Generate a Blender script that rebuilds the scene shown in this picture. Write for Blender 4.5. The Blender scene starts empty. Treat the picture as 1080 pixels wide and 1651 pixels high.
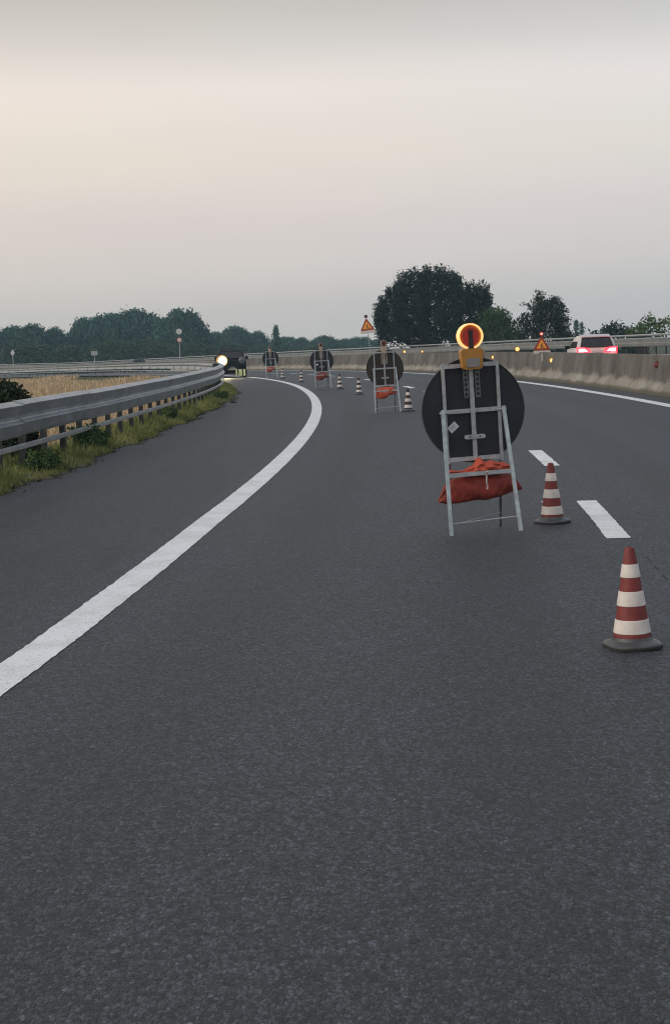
import bpy, math, random
import numpy as np
from mathutils import Vector, Matrix
random.seed(7); RNG = np.random.default_rng(11)
PI = math.pi
sc = bpy.context.scene
COL = sc.collection

# ------------------------------------------------------------------ camera
CAMH, HC, ROLL, FPX = 1.7, 553.5, math.radians(2.0), 2500.0
PIT = math.atan((825.5 - HC) / FPX)
F0 = Vector((0, math.cos(PIT), -math.sin(PIT))); U0 = Vector((0, math.sin(PIT), math.cos(PIT))); R0 = Vector((1, 0, 0))
CR = math.cos(ROLL) * R0 - math.sin(ROLL) * U0
CU = math.sin(ROLL) * R0 + math.cos(ROLL) * U0
cd = bpy.data.cameras.new('camera'); cam = bpy.data.objects.new('camera', cd); COL.objects.link(cam)
cam.matrix_world = Matrix(((CR.x, CU.x, -F0.x, 0), (CR.y, CU.y, -F0.y, 0), (CR.z, CU.z, -F0.z, CAMH), (0, 0, 0, 1)))
cd.sensor_fit = 'VERTICAL'; cd.sensor_height = 36; cd.lens = FPX / 1651 * 36
cd.clip_start = 0.1; cd.clip_end = 5000
sc.camera = cam

def at(px, py, Y):                                   # a photograph pixel at a given distance ahead
    d = F0 + (px - 540) / FPX * CR - (py - 825.5) / FPX * CU
    return Vector((0, 0, CAMH)) + d * (Y / d.y)

# ------------------------------------------------------------------ the road: an arc bending left
CX, CY, RC = -319.886, 38.747, 319.49
def zroad(s):
    return -1.25 * (max(0.0, s - 62) / 150) ** 1.5 if s < 230 else -1.25 * (168 / 150) ** 1.5
def rd(s, d, z=0.0):                                 # s along the road from the camera, d to the right of the left edge line
    th = (s - CY) / RC
    return Vector((CX + (RC + d) * math.cos(th), CY + (RC + d) * math.sin(th), zroad(s) + z))
def hd(s):                                           # heading of the road at s
    return (s - CY) / RC
def sd(x, y):
    vx, vy = x - CX, y - CY
    return math.atan2(vy, vx) * RC + CY, math.hypot(vx, vy) - RC
def gz(x, y):
    s, d = sd(x, y)
    z = zroad(min(max(s, -60), 400))
    if d < -3.3: z -= min(0.35, (-3.3 - d) * 0.09)
    elif d > 21.6: z -= min(0.9, (d - 21.6) * 0.18)
    return z
def gp(px, Y):                                       # ground point under a pixel column at distance Y
    p = at(px, 560, Y); return Vector((p.x, p.y, gz(p.x, p.y)))

# ------------------------------------------------------------------ node materials
def mat(name, col, rough=0.6, metal=0.0, var=0.12, nscale=6.0, bump=0.0, bscale=40.0, spec=None, emit=None, estr=0.0):
    m = bpy.data.materials.new(name); m.use_nodes = True
    nt = m.node_tree; b = nt.nodes['Principled BSDF']; N = nt.nodes.new; L = nt.links.new
    b.inputs['Roughness'].default_value = rough; b.inputs['Metallic'].default_value = metal
    if spec is not None: b.inputs['Specular IOR Level'].default_value = spec
    tc = N('ShaderNodeTexCoord')
    nz = N('ShaderNodeTexNoise'); nz.inputs['Scale'].default_value = nscale; nz.inputs['Detail'].default_value = 6
    L(tc.outputs['Object'], nz.inputs['Vector'])
    rp = N('ShaderNodeValToRGB'); rp.color_ramp.elements[0].position = 0.3; rp.color_ramp.elements[1].position = 0.7
    rp.color_ramp.elements[0].color = [max(0, c * (1 - var)) for c in col[:3]] + [1]
    rp.color_ramp.elements[1].color = [min(1, c * (1 + var)) for c in col[:3]] + [1]
    L(nz.outputs['Fac'], rp.inputs['Fac']); L(rp.outputs['Color'], b.inputs['Base Color'])
    if bump:
        n2 = N('ShaderNodeTexNoise'); n2.inputs['Scale'].default_value = bscale; n2.inputs['Detail'].default_value = 4
        L(tc.outputs['Object'], n2.inputs['Vector'])
        bp = N('ShaderNodeBump'); bp.inputs['Strength'].default_value = bump; bp.inputs['Distance'].default_value = 0.01
        L(n2.outputs['Fac'], bp.inputs['Height']); L(bp.outputs['Normal'], b.inputs['Normal'])
    if emit:
        b.inputs['Emission Color'].default_value = (*emit, 1); b.inputs['Emission Strength'].default_value = estr
    return m

def nodes(name):
    m = bpy.data.materials.new(name); m.use_nodes = True
    nt = m.node_tree
    return m, nt, nt.nodes['Principled BSDF'], nt.nodes.new, nt.links.new

def ramp(N, stops):
    r = N('ShaderNodeValToRGB'); e = r.color_ramp.elements
    while len(e) < len(stops): e.new(0.5)
    for k, (p, c) in enumerate(stops):
        e[k].position = p; e[k].color = (*c, 1) if len(c) == 3 else c
    return r
def noise(N, L, vec, scale, detail=5, rough=0.5):
    n = N('ShaderNodeTexNoise'); n.inputs['Scale'].default_value = scale; n.inputs['Detail'].default_value = detail
    n.inputs['Roughness'].default_value = rough
    if vec is not None: L(vec, n.inputs['Vector'])
    return n
def mapping(N, L, vec, scale):
    m = N('ShaderNodeMapping'); m.inputs['Scale'].default_value = scale; L(vec, m.inputs['Vector']); return m
def mixc(N, L, fac, a, b, mode='MIX'):
    m = N('ShaderNodeMix'); m.data_type = 'RGBA'; m.blend_type = mode
    for sock, v in ((m.inputs[0], fac), (m.inputs[6], a), (m.inputs[7], b)):
        if hasattr(v, 'is_output'): L(v, sock)
        elif isinstance(v, (int, float)): sock.default_value = v
        else: sock.default_value = (*v, 1)
    return m.outputs[2]
def mth(N, L, op, a, b=None, clamp=False):
    m = N('ShaderNodeMath'); m.operation = op; m.use_clamp = clamp
    for k, v in enumerate((a, b)):
        if v is None: continue
        if hasattr(v, 'is_output'): L(v, m.inputs[k])
        else: m.inputs[k].default_value = v
    return m.outputs[0]

def asphalt_material():
    m, nt, b, N, L = nodes('asphalt')
    tc = N('ShaderNodeTexCoord'); P = tc.outputs['Object']; uv = tc.outputs['UV']
    P2 = mapping(N, L, P, (1.0, 0.58, 1.0)).outputs[0]
    grain = noise(N, L, P2, 46, 4, 0.70); grain.inputs['Distortion'].default_value = 1.2
    vor = N('ShaderNodeTexVoronoi'); vor.inputs['Scale'].default_value = 78; L(P, vor.inputs['Vector'])
    big = noise(N, L, P, 0.55, 4)
    mid = noise(N, L, P, 4.0, 4)
    streak = noise(N, L, mapping(N, L, uv, (0.03, 1.5, 1)).outputs[0], 1.0, 4)
    wv = N('ShaderNodeVectorMath'); wv.operation = 'ADD'
    wn = noise(N, L, P2, 30, 3); wsc = N('ShaderNodeVectorMath'); wsc.operation = 'SCALE'; wsc.inputs['Scale'].default_value = 0.03
    L(wn.outputs['Color'], wsc.inputs[0]); L(P2, wv.inputs[0]); L(wsc.outputs[0], wv.inputs[1])
    st1 = N('ShaderNodeTexVoronoi'); st1.inputs['Scale'].default_value = 76; L(wv.outputs[0], st1.inputs['Vector'])
    st2 = N('ShaderNodeTexVoronoi'); st2.feature = 'DISTANCE_TO_EDGE'; st2.inputs['Scale'].default_value = 76; L(wv.outputs[0], st2.inputs['Vector'])
    sp = N('ShaderNodeSeparateColor'); L(st1.outputs['Color'], sp.inputs[0])
    stone = ramp(N, [(0.0, (0.013, 0.016, 0.021)), (0.45, (0.045, 0.052, 0.064)), (0.85, (0.080, 0.089, 0.105)), (1.0, (0.098, 0.109, 0.127))])
    L(sp.outputs[0], stone.inputs['Fac'])
    gap = N('ShaderNodeMapRange'); gap.inputs[1].default_value = 0.0; gap.inputs[2].default_value = 0.16; gap.inputs[3].default_value = 0.25; gap.inputs[4].default_value = 1.0
    L(st2.outputs['Distance'], gap.inputs[0])
    c = mixc(N, L, 1.0, stone.outputs['Color'], gap.outputs[0], 'MULTIPLY')
    gr = ramp(N, [(0.38, (0.30, 0.30, 0.30)), (0.5, (0.97, 0.97, 0.97)), (0.62, (1.7, 1.7, 1.7))]); L(grain.outputs['Fac'], gr.inputs['Fac'])
    c = mixc(N, L, 1.0, c, gr.outputs['Color'], 'MULTIPLY')
    pal = ramp(N, [(0.36, (0.88, 0.95, 0.90)), (0.64, (1.07, 1.02, 1.10))]); L(big.outputs['Fac'], pal.inputs['Fac'])
    c = mixc(N, L, 1.0, c, pal.outputs['Color'], 'MULTIPLY')
    pm = ramp(N, [(0.3, (0.9, 0.9, 0.9)), (0.7, (1.1, 1.1, 1.1))]); L(mid.outputs['Fac'], pm.inputs['Fac'])
    c = mixc(N, L, 1.0, c, pm.outputs['Color'], 'MULTIPLY')
    ps = ramp(N, [(0.35, (0.9, 0.9, 0.9)), (0.65, (1.08, 1.08, 1.08))]); L(streak.outputs['Fac'], ps.inputs['Fac'])
    c = mixc(N, L, 1.0, c, ps.outputs['Color'], 'MULTIPLY')
    # wheel tracks polished a little darker, and old cracks sealed long ago
    sxy = N('ShaderNodeSeparateXYZ'); L(uv, sxy.inputs[0])
    for dc in (1.0, 2.75, 4.9, 6.7):
        dist = mth(N, L, 'ABSOLUTE', mth(N, L, 'SUBTRACT', sxy.outputs[1], dc))
        wr = N('ShaderNodeMapRange'); wr.interpolation_type = 'SMOOTHSTEP'; wr.inputs[1].default_value = 0.15; wr.inputs[2].default_value = 0.55; wr.inputs[3].default_value = 0.78; wr.inputs[4].default_value = 1.0
        L(dist, wr.inputs[0]); c = mixc(N, L, 1.0, c, wr.outputs[0], 'MULTIPLY')
    # pale chips of stone
    vr = ramp(N, [(0.0, (1, 1, 1)), (0.9985, (1, 1, 1)), (0.9992, (2.0, 2.0, 2.1))])
    sep = N('ShaderNodeSeparateColor'); L(vor.outputs['Color'], sep.inputs[0]); L(sep.outputs[0], vr.inputs['Fac'])
    c = mixc(N, L, 1.0, c, vr.outputs['Color'], 'MULTIPLY')
    # shoulder: an older, browner surface; dirt by the wall
    sx = N('ShaderNodeSeparateXYZ'); L(uv, sx.inputs[0])
    dd = sx.outputs[1]
    sh = N('ShaderNodeMapRange'); sh.inputs[1].default_value = -0.2; sh.inputs[2].default_value = -0.35; L(dd, sh.inputs[0])
    c = mixc(N, L, sh.outputs[0], c, mixc(N, L, 1.0, c, (0.86, 0.82, 0.79), 'MULTIPLY'))
    dn = noise(N, L, P, 2.2, 5)
    dv = mth(N, L, 'ADD', dd, mth(N, L, 'MULTIPLY', dn.outputs['Fac'], 0.7))
    dr = N('ShaderNodeMapRange'); dr.inputs[1].default_value = 8.95; dr.inputs[2].default_value = 9.25; L(dv, dr.inputs[0])
    c = mixc(N, L, mth(N, L, 'MULTIPLY', dr.outputs[0], 0.75), c, (0.065, 0.058, 0.042))
    # stains on the shoulder
    st = noise(N, L, mapping(N, L, uv, (0.22, 1.6, 1)).outputs[0], 1.0, 6, 0.6)
    sr = ramp(N, [(0.55, (1, 1, 1)), (0.68, (0.62, 0.61, 0.6))]); L(st.outputs['Fac'], sr.inputs['Fac'])
    c = mixc(N, L, sh.outputs[0], c, mixc(N, L, 1.0, c, sr.outputs['Color'], 'MULTIPLY'))
    L(c, b.inputs['Base Color'])
    b.inputs['Roughness'].default_value = 0.60; b.inputs['Specular IOR Level'].default_value = 0.6
    h = mth(N, L, 'ADD', grain.outputs['Fac'], mth(N, L, 'MULTIPLY', gap.outputs[0], 0.6))
    bp = N('ShaderNodeBump'); bp.inputs['Strength'].default_value = 0.8; bp.inputs['Distance'].default_value = 0.012
    L(h, bp.inputs['Height']); L(bp.outputs['Normal'], b.inputs['Normal'])
    return m

def paint_material():
    m, nt, b, N, L = nodes('road_paint')
    P = N('ShaderNodeTexCoord').outputs['Object']
    n1 = noise(N, L, P, 70, 4, 0.65); n2 = noise(N, L, P, 2.6, 6, 0.65)
    r1 = ramp(N, [(0.30, (0.20, 0.21, 0.22)), (0.37, (0.62, 0.63, 0.63)), (0.44, (0.86, 0.875, 0.87)), (0.8, (0.93, 0.94, 0.92))]); L(n1.outputs['Fac'], r1.inputs['Fac'])
    r2 = ramp(N, [(0.34, (0.82, 0.825, 0.81)), (0.58, (1, 1, 1))]); L(n2.outputs['Fac'], r2.inputs['Fac'])
    L(mixc(N, L, 1.0, r1.outputs['Color'], r2.outputs['Color'], 'MULTIPLY'), b.inputs['Base Color'])
    b.inputs['Roughness'].default_value = 0.7
    bp = N('ShaderNodeBump'); bp.inputs['Strength'].default_value = 0.5; bp.inputs['Distance'].default_value = 0.006
    L(n1.outputs['Fac'], bp.inputs['Height']); L(bp.outputs['Normal'], b.inputs['Normal'])
    return m

def concrete_material():
    m, nt, b, N, L = nodes('weathered_concrete')
    tc = N('ShaderNodeTexCoord'); uv = tc.outputs['UV']; P = tc.outputs['Object']
    n1 = noise(N, L, P, 1.1, 6, 0.6); n2 = noise(N, L, mapping(N, L, uv, (0.75, 0.7, 1)).outputs[0], 1.3, 9, 0.72)
    n3 = noise(N, L, P, 30, 4)
    r1 = ramp(N, [(0.3, (0.092, 0.087, 0.080)), (0.7, (0.180, 0.171, 0.157))]); L(n1.outputs['Fac'], r1.inputs['Fac'])
    sx = N('ShaderNodeSeparateXYZ'); L(uv, sx.inputs[0]); zz = sx.outputs[1]
    # run-off streaks: bare pale concrete low down, brown tide marks in vertical streaks higher up
    edge = mth(N, L, 'ADD', zz, mth(N, L, 'MULTIPLY', n2.outputs['Fac'], -0.9))
    er = N('ShaderNodeMapRange'); er.inputs[1].default_value = -0.02; er.inputs[2].default_value = -0.16; L(edge, er.inputs[0])
    c = mixc(N, L, mth(N, L, 'MULTIPLY', er.outputs[0], 0.85), r1.outputs['Color'], (0.35, 0.33, 0.29))
    s2 = noise(N, L, mapping(N, L, uv, (0.55, 0.22, 1)).outputs[0], 1.0, 8, 0.70)
    r2 = ramp(N, [(0.40, (1.08, 1.07, 1.05)), (0.60, (0.58, 0.53, 0.48))]); L(s2.outputs['Fac'], r2.inputs['Fac'])
    c = mixc(N, L, 0.8, c, r2.outputs['Color'], 'MULTIPLY')
    foot = mth(N, L, 'ADD', zz, mth(N, L, 'MULTIPLY', n1.outputs['Fac'], -0.25))
    fr = N('ShaderNodeMapRange'); fr.inputs[1].default_value = 0.03; fr.inputs[2].default_value = -0.05; L(foot, fr.inputs[0])
    c = mixc(N, L, mth(N, L, 'MULTIPLY', fr.outputs[0], 0.8), c, (0.075, 0.068, 0.045))
    L(c, b.inputs['Base Color']); b.inputs['Roughness'].default_value = 0.9
    bp = N('ShaderNodeBump'); bp.inputs['Strength'].default_value = 0.4; bp.inputs['Distance'].default_value = 0.01
    L(n3.outputs['Fac'], bp.inputs['Height']); L(bp.outputs['Normal'], b.inputs['Normal'])
    return m

def galvanised(name, lo, hi, metal=0.35, rough=0.5):
    m, nt, b, N, L = nodes(name)
    tc = N('ShaderNodeTexCoord'); P = tc.outputs['Object']
    n1 = noise(N, L, P, 1.6, 6, 0.6); n2 = noise(N, L, P, 18, 3)
    r = ramp(N, [(0.3, lo), (0.72, hi)]); L(n1.outputs['Fac'], r.inputs['Fac'])
    r2 = ramp(N, [(0.3, (0.74, 0.74, 0.73)), (0.7, (1.12, 1.12, 1.12))]); L(n2.outputs['Fac'], r2.inputs['Fac'])
    L(mixc(N, L, 1.0, r.outputs['Color'], r2.outputs['Color'], 'MULTIPLY'), b.inputs['Base Color'])
    b.inputs['Metallic'].default_value = metal; b.inputs['Roughness'].default_value = rough
    return m

def foliage(name, lo, hi):
    m, nt, b, N, L = nodes(name)
    at_ = N('ShaderNodeAttribute'); at_.attribute_name = 'tint'
    P = N('ShaderNodeTexCoord').outputs['Object']
    n = noise(N, L, P, 0.7, 3)
    f = mth(N, L, 'ADD', mth(N, L, 'MULTIPLY', at_.outputs['Fac'], 0.6), mth(N, L, 'MULTIPLY', n.outputs['Fac'], 0.5))
    r = ramp(N, [(0.2, lo), (0.85, hi)]); L(f, r.inputs['Fac'])
    L(r.outputs['Color'], b.inputs['Base Color']); b.inputs['Roughness'].default_value = 0.8
    b.inputs['Specular IOR Level'].default_value = 0.15
    return m

def ground_material():
    m, nt, b, N, L = nodes('ground')
    P = N('ShaderNodeTexCoord').outputs['Object']
    v = N('ShaderNodeVectorMath'); v.operation = 'SUBTRACT'; L(P, v.inputs[0]); v.inputs[1].default_value = (CX, CY, 0)
    fl = N('ShaderNodeVectorMath'); fl.operation = 'MULTIPLY'; L(v.outputs[0], fl.inputs[0]); fl.inputs[1].default_value = (1, 1, 0)
    ln = N('ShaderNodeVectorMath'); ln.operation = 'LENGTH'; L(fl.outputs[0], ln.inputs[0])
    n1 = noise(N, L, P, 0.09, 5); n2 = noise(N, L, P, 1.3, 5); n3 = noise(N, L, P, 9, 4)
    tan = ramp(N, [(0.3, (0.36, 0.265, 0.165)), (0.7, (0.50, 0.39, 0.255))]); L(n2.outputs['Fac'], tan.inputs['Fac'])
    grn = ramp(N, [(0.3, (0.045, 0.052, 0.020)), (0.7, (0.105, 0.105, 0.042))]); L(n2.outputs['Fac'], grn.inputs['Fac'])
    off = mth(N, L, 'ADD', ln.outputs['Value'], mth(N, L, 'MULTIPLY', n1.outputs['Fac'], 6.0))
    mr = N('ShaderNodeMapRange'); mr.inputs[1].default_value = RC - 2.0; mr.inputs[2].default_value = RC - 4.0; L(off, mr.inputs[0])
    n4 = noise(N, L, P, 0.05, 4)
    pt = ramp(N, [(0.46, (0, 0, 0)), (0.58, (0.75, 0.75, 0.75))]); L(n4.outputs['Fac'], pt.inputs['Fac'])
    tn = mixc(N, L, pt.outputs['Color'], tan.outputs['Color'], (0.16, 0.165, 0.075))
    c = mixc(N, L, mr.outputs[0], grn.outputs['Color'], tn)
    r3 = ramp(N, [(0.3, (0.75, 0.75, 0.75)), (0.7, (1.15, 1.15, 1.15))]); L(n3.outputs['Fac'], r3.inputs['Fac'])
    L(mixc(N, L, 1.0, c, r3.outputs['Color'], 'MULTIPLY'), b.inputs['Base Color'])
    b.inputs['Roughness'].default_value = 0.95; b.inputs['Specular IOR Level'].default_value = 0.1
    return m

M = dict(
    asphalt=asphalt_material(), paint=paint_material(), concrete=concrete_material(), ground=ground_material(),
    rail=galvanised('galvanised_rail', (0.29, 0.315, 0.335), (0.52, 0.55, 0.57), 0.78, 0.40),
    farrail=galvanised('far_rail', (0.36, 0.37, 0.375), (0.52, 0.53, 0.53), 0.55, 0.42),
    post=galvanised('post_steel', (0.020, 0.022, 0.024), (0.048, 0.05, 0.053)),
    tube=galvanised('stand_tube', (0.36, 0.42, 0.46), (0.55, 0.62, 0.66)),
    bar=galvanised('stand_bar', (0.37, 0.395, 0.42), (0.51, 0.535, 0.56)),
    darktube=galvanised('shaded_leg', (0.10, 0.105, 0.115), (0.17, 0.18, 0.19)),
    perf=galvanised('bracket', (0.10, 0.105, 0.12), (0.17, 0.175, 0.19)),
    disc=mat('sign_back', (0.011, 0.015, 0.024), 0.55, 0, 0.25, 5, 0.1),
    discbrown=mat('brown_sign_back', (0.034, 0.024, 0.019), 0.6, 0, 0.35, 4, 0.1),
    disclav=mat('sign_back_blue', (0.012, 0.015, 0.024), 0.5, 0, 0.25, 5),
    rim=mat('sign_rim', (0.05, 0.052, 0.056), 0.5, 0.3),
    sticker=mat('white_sticker', (0.74, 0.73, 0.80), 0.5, 0, 0.05),
    stickerink=mat('sticker_print', (0.36, 0.36, 0.42), 0.6, 0, 0.05),
    bagred=mat('sandbag_red', (0.42, 0.060, 0.030), 0.65, 0, 0.25, 9, 0.7, 34),
    bagdarkshade=mat('sandbag_dark_or_shaded', (0.235, 0.031, 0.020), 0.7, 0, 0.3, 9, 0.7, 34),
    bagbright=mat('sandbag_bright', (0.52, 0.085, 0.045), 0.6, 0, 0.2, 9, 0.7, 34),
    cord=mat('cord', (0.45, 0.42, 0.40), 0.8),
    amberbody=mat('amber_case', (0.40, 0.19, 0.032), 0.45, 0, 0.12, 12),
    palecase=mat('pale_case', (0.42, 0.33, 0.25), 0.55, 0, 0.12, 12),
    caselabel=mat('case_label', (0.22, 0.215, 0.21), 0.6, 0, 0.1, 30),
    amberlit=mat('amber_lens_lit', (0.9, 0.45, 0.08), 0.3, emit=(1.0, 0.53, 0.22), estr=1.12),
    redlens=mat('dark_red_lens', (0.24, 0.014, 0.010), 0.25, 0, 0.2, 12, emit=(1.0, 0.05, 0.03), estr=0.09),
    redunlit=mat('red_lens_unlit', (0.16, 0.020, 0.018), 0.35, 0, 0.2, 12),
    darkstem=mat('dark_stem', (0.028, 0.014, 0.012), 0.5),
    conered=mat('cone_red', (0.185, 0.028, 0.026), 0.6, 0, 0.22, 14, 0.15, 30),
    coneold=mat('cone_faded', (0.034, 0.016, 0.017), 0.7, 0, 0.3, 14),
    conewhite=mat('cone_white', (0.68, 0.625, 0.585), 0.55, 0, 0.16, 11),
    conebase=mat('cone_rubber', (0.075, 0.077, 0.080), 0.42, 0, 0.3, 12, 0.15, 30),
    signred=mat('sign_red', (0.33, 0.035, 0.015), 0.5, 0, 0.12),
    signorange=mat('sign_orange', (0.92, 0.36, 0.04), 0.5, 0, 0.08),
    signblack=mat('sign_symbol', (0.03, 0.018, 0.012), 0.6),
    plate=mat('sign_plate', (0.62, 0.55, 0.50), 0.6, 0, 0.08),
    signwhite=mat('sign_white', (0.62, 0.62, 0.62), 0.5, 0, 0.08),
    redlit=mat('red_lamp_lit', (0.8, 0.06, 0.04), 0.3, emit=(1.0, 0.25, 0.22), estr=2.6),
    amberglow=mat('amber_lamp_lit', (0.8, 0.38, 0.06), 0.3, emit=(1.0, 0.58, 0.20), estr=1.35),
    amberlow=mat('amber_lamp_case', (0.42, 0.13, 0.015), 0.4),
    carwhite=mat('car_white', (0.62, 0.575, 0.565), 0.35, 0, 0.03, 3),
    carglass=mat('car_glass', (0.018, 0.015, 0.018), 0.08),
    cardark=mat('car_dark', (0.008, 0.009, 0.012), 0.75, 0, 0.1, spec=0.15),
    carblue=mat('car_grey_blue', (0.05, 0.058, 0.068), 0.35, 0, 0.1),
    tyre=mat('tyre', (0.018, 0.018, 0.018), 0.85, 0, 0.2, 10),
    wheelrim=mat('wheel_rim', (0.35, 0.35, 0.36), 0.35, 0.6),
    tail=mat('tail_lamp_lit', (0.7, 0.02, 0.02), 0.3, emit=(1.0, 0.02, 0.035), estr=5.0),
    tailcore=mat('tail_lamp_core', (0.9, 0.5, 0.5), 0.3, emit=(1.0, 0.55, 0.58), estr=2.2),
    glowyellow=mat('flare_ring', (0.9, 0.7, 0.3), 0.3, emit=(1.0, 0.80, 0.42), estr=1.25),
    gloworange=mat('flare_ring_edge', (0.8, 0.5, 0.2), 0.3, emit=(0.9, 0.50, 0.16), estr=0.42),
    head=mat('headlamp_lit', (0.9, 0.8, 0.6), 0.3, emit=(1.0, 0.84, 0.52), estr=14.0),
    headoff=mat('headlamp_glass', (0.12, 0.13, 0.14), 0.15),
    spillyellow=mat('yellow_green_spill', (0.85, 0.92, 0.42), 0.5, 0, 0.25, 5, emit=None),
    crack=mat('crack_filler', (0.018, 0.019, 0.021), 0.8),
    rubber=mat('scrap', (0.02, 0.02, 0.02), 0.8),
    bark=mat('bark', (0.075, 0.060, 0.048), 0.9, 0, 0.3, 8, 0.5, 20),
    leafbig=foliage('leaf_dark_blue_green', (0.003, 0.014, 0.012), (0.015, 0.040, 0.034)),
    leafmid=foliage('leaf_mid_green', (0.020, 0.055, 0.020), (0.065, 0.130, 0.050)),
    leaftwo=foliage('leaf_deep_green', (0.009, 0.018, 0.012), (0.032, 0.054, 0.030)),
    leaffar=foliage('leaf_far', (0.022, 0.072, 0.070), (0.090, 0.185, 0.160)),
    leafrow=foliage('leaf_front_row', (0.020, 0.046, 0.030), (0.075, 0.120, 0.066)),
    leaflight=foliage('leaf_light', (0.040, 0.070, 0.025), (0.10, 0.16, 0.06)),
    bush=foliage('leaf_bush', (0.012, 0.022, 0.012), (0.040, 0.058, 0.028)),
    verge=foliage('grass_verge', (0.065, 0.115, 0.028), (0.33, 0.33, 0.125)),
    dry=foliage('grass_dry', (0.40, 0.295, 0.18), (0.62, 0.485, 0.315)),
    soil=mat('verge_soil', (0.085, 0.080, 0.040), 0.95, 0, 0.45, 3.5, 0.8, 14),
    haze=None,
)

# ------------------------------------------------------------------ mesh helpers
class MB:
    def __init__(s): s.v = []; s.f = []; s.uv = {}
    def add(s, vs, fs):
        o = len(s.v); s.v += [tuple(v) for v in vs]; s.f += [tuple(i + o for i in f) for f in fs]; return o
    def box(s, c, size, rot=None):
        hx, hy, hz = [k / 2 for k in size]; c = Vector(c)
        vs = [Vector((x, y, z)) for z in (-hz, hz) for y in (-hy, hy) for x in (-hx, hx)]
        if rot is not None: vs = [rot @ v for v in vs]
        s.add([c + v for v in vs], [(0, 2, 3, 1), (4, 5, 7, 6), (0, 1, 5, 4), (2, 6, 7, 3), (0, 4, 6, 2), (1, 3, 7, 5)])
    def bar(s, p0, p1, w, t, up=(0, 1, 0)):
        p0, p1 = Vector(p0), Vector(p1); a = (p1 - p0); ln = a.length; a.normalize()
        n = Vector(up); n = (n - a * n.dot(a)).normalized(); q = a.cross(n)
        s.box((p0 + p1) / 2, (w, t, ln), Matrix((q, n, a)).transposed())
    def tube(s, p0, p1, r0, r1=None, n=10, caps=True):
        r1 = r0 if r1 is None else r1
        p0, p1 = Vector(p0), Vector(p1); a = (p1 - p0).normalized()
        q = a.orthogonal().normalized(); w = a.cross(q)
        vs = []
        for p, r in ((p0, r0), (p1, r1)):
            vs += [p + (q * math.cos(2 * PI * k / n) + w * math.sin(2 * PI * k / n)) * r for k in range(n)]
        fs = [(k, (k + 1) % n, n + (k + 1) % n, n + k) for k in range(n)]
        if caps: fs += [tuple(range(n - 1, -1, -1)), tuple(range(n, 2 * n))]
        s.add(vs, fs)
    def path(s, pts, r, n=6):
        for a, b in zip(pts, pts[1:]): s.tube(a, b, r, r, n)
    def lathe(s, prof, n=32, c=(0, 0, 0), caps=True):
        vs = []
        for r, z in prof: vs += [(c[0] + r * math.cos(2 * PI * k / n), c[1] + r * math.sin(2 * PI * k / n), c[2] + z) for k in range(n)]
        fs = [(i * n + k, i * n + (k + 1) % n, (i + 1) * n + (k + 1) % n, (i + 1) * n + k) for i in range(len(prof) - 1) for k in range(n)]
        if caps: fs += [tuple(range(n - 1, -1, -1)), tuple((len(prof) - 1) * n + k for k in range(n))]
        s.add(vs, fs)
    def prism(s, pts, y0, y1):                       # outline in x,z extruded along y
        n = len(pts)
        vs = [(x, y0, z) for x, z in pts] + [(x, y1, z) for x, z in pts]
        fs = [tuple(range(n)), tuple(range(2 * n - 1, n - 1, -1))] + [(k, n + k, n + (k + 1) % n, (k + 1) % n) for k in range(n)]
        s.add(vs, fs)
    def ring(s, cx, cz, r0, r1, y0, y1, a0=0, a1=2 * PI, n=36):
        vs = []
        full = abs(a1 - a0 - 2 * PI) < 1e-6
        m = n if full else n + 1
        for k in range(m):
            a = a0 + (a1 - a0) * k / n
            for r, y in ((r0, y0), (r1, y0), (r1, y1), (r0, y1)):
                vs.append((cx + r * math.cos(a), y, cz + r * math.sin(a)))
        fs = []
        for k in range(n):
            k2 = (k + 1) % m
            for j in range(4): fs.append((k * 4 + j, k2 * 4 + j, k2 * 4 + (j + 1) % 4, k * 4 + (j + 1) % 4))
        if not full: fs += [(0, 1, 2, 3), (n * 4 + 3, n * 4 + 2, n * 4 + 1, n * 4)]
        s.add(vs, fs)
    def disc(s, cx, cz, r, y0, y1, n=48):
        s.prism([(cx + r * math.cos(2 * PI * k / n), cz + r * math.sin(2 * PI * k / n)) for k in range(n)], y0, y1)
    def mesh(s, name, m, smooth=35):
        me = bpy.data.meshes.new(name); me.from_pydata(s.v, [], s.f); me.materials.append(m)
        import bmesh
        b = bmesh.new(); b.from_mesh(me); bmesh.ops.recalc_face_normals(b, faces=b.faces); b.to_mesh(me); b.free()
        if smooth:
            me.polygons.foreach_set('use_smooth', [True] * len(me.polygons)); me.set_sharp_from_angle(angle=math.radians(smooth))
        me.update(); return me
    def build(s, name, m, parent=None, smooth=35):
        return link(name, s.mesh(name, m, smooth), parent)

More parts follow.
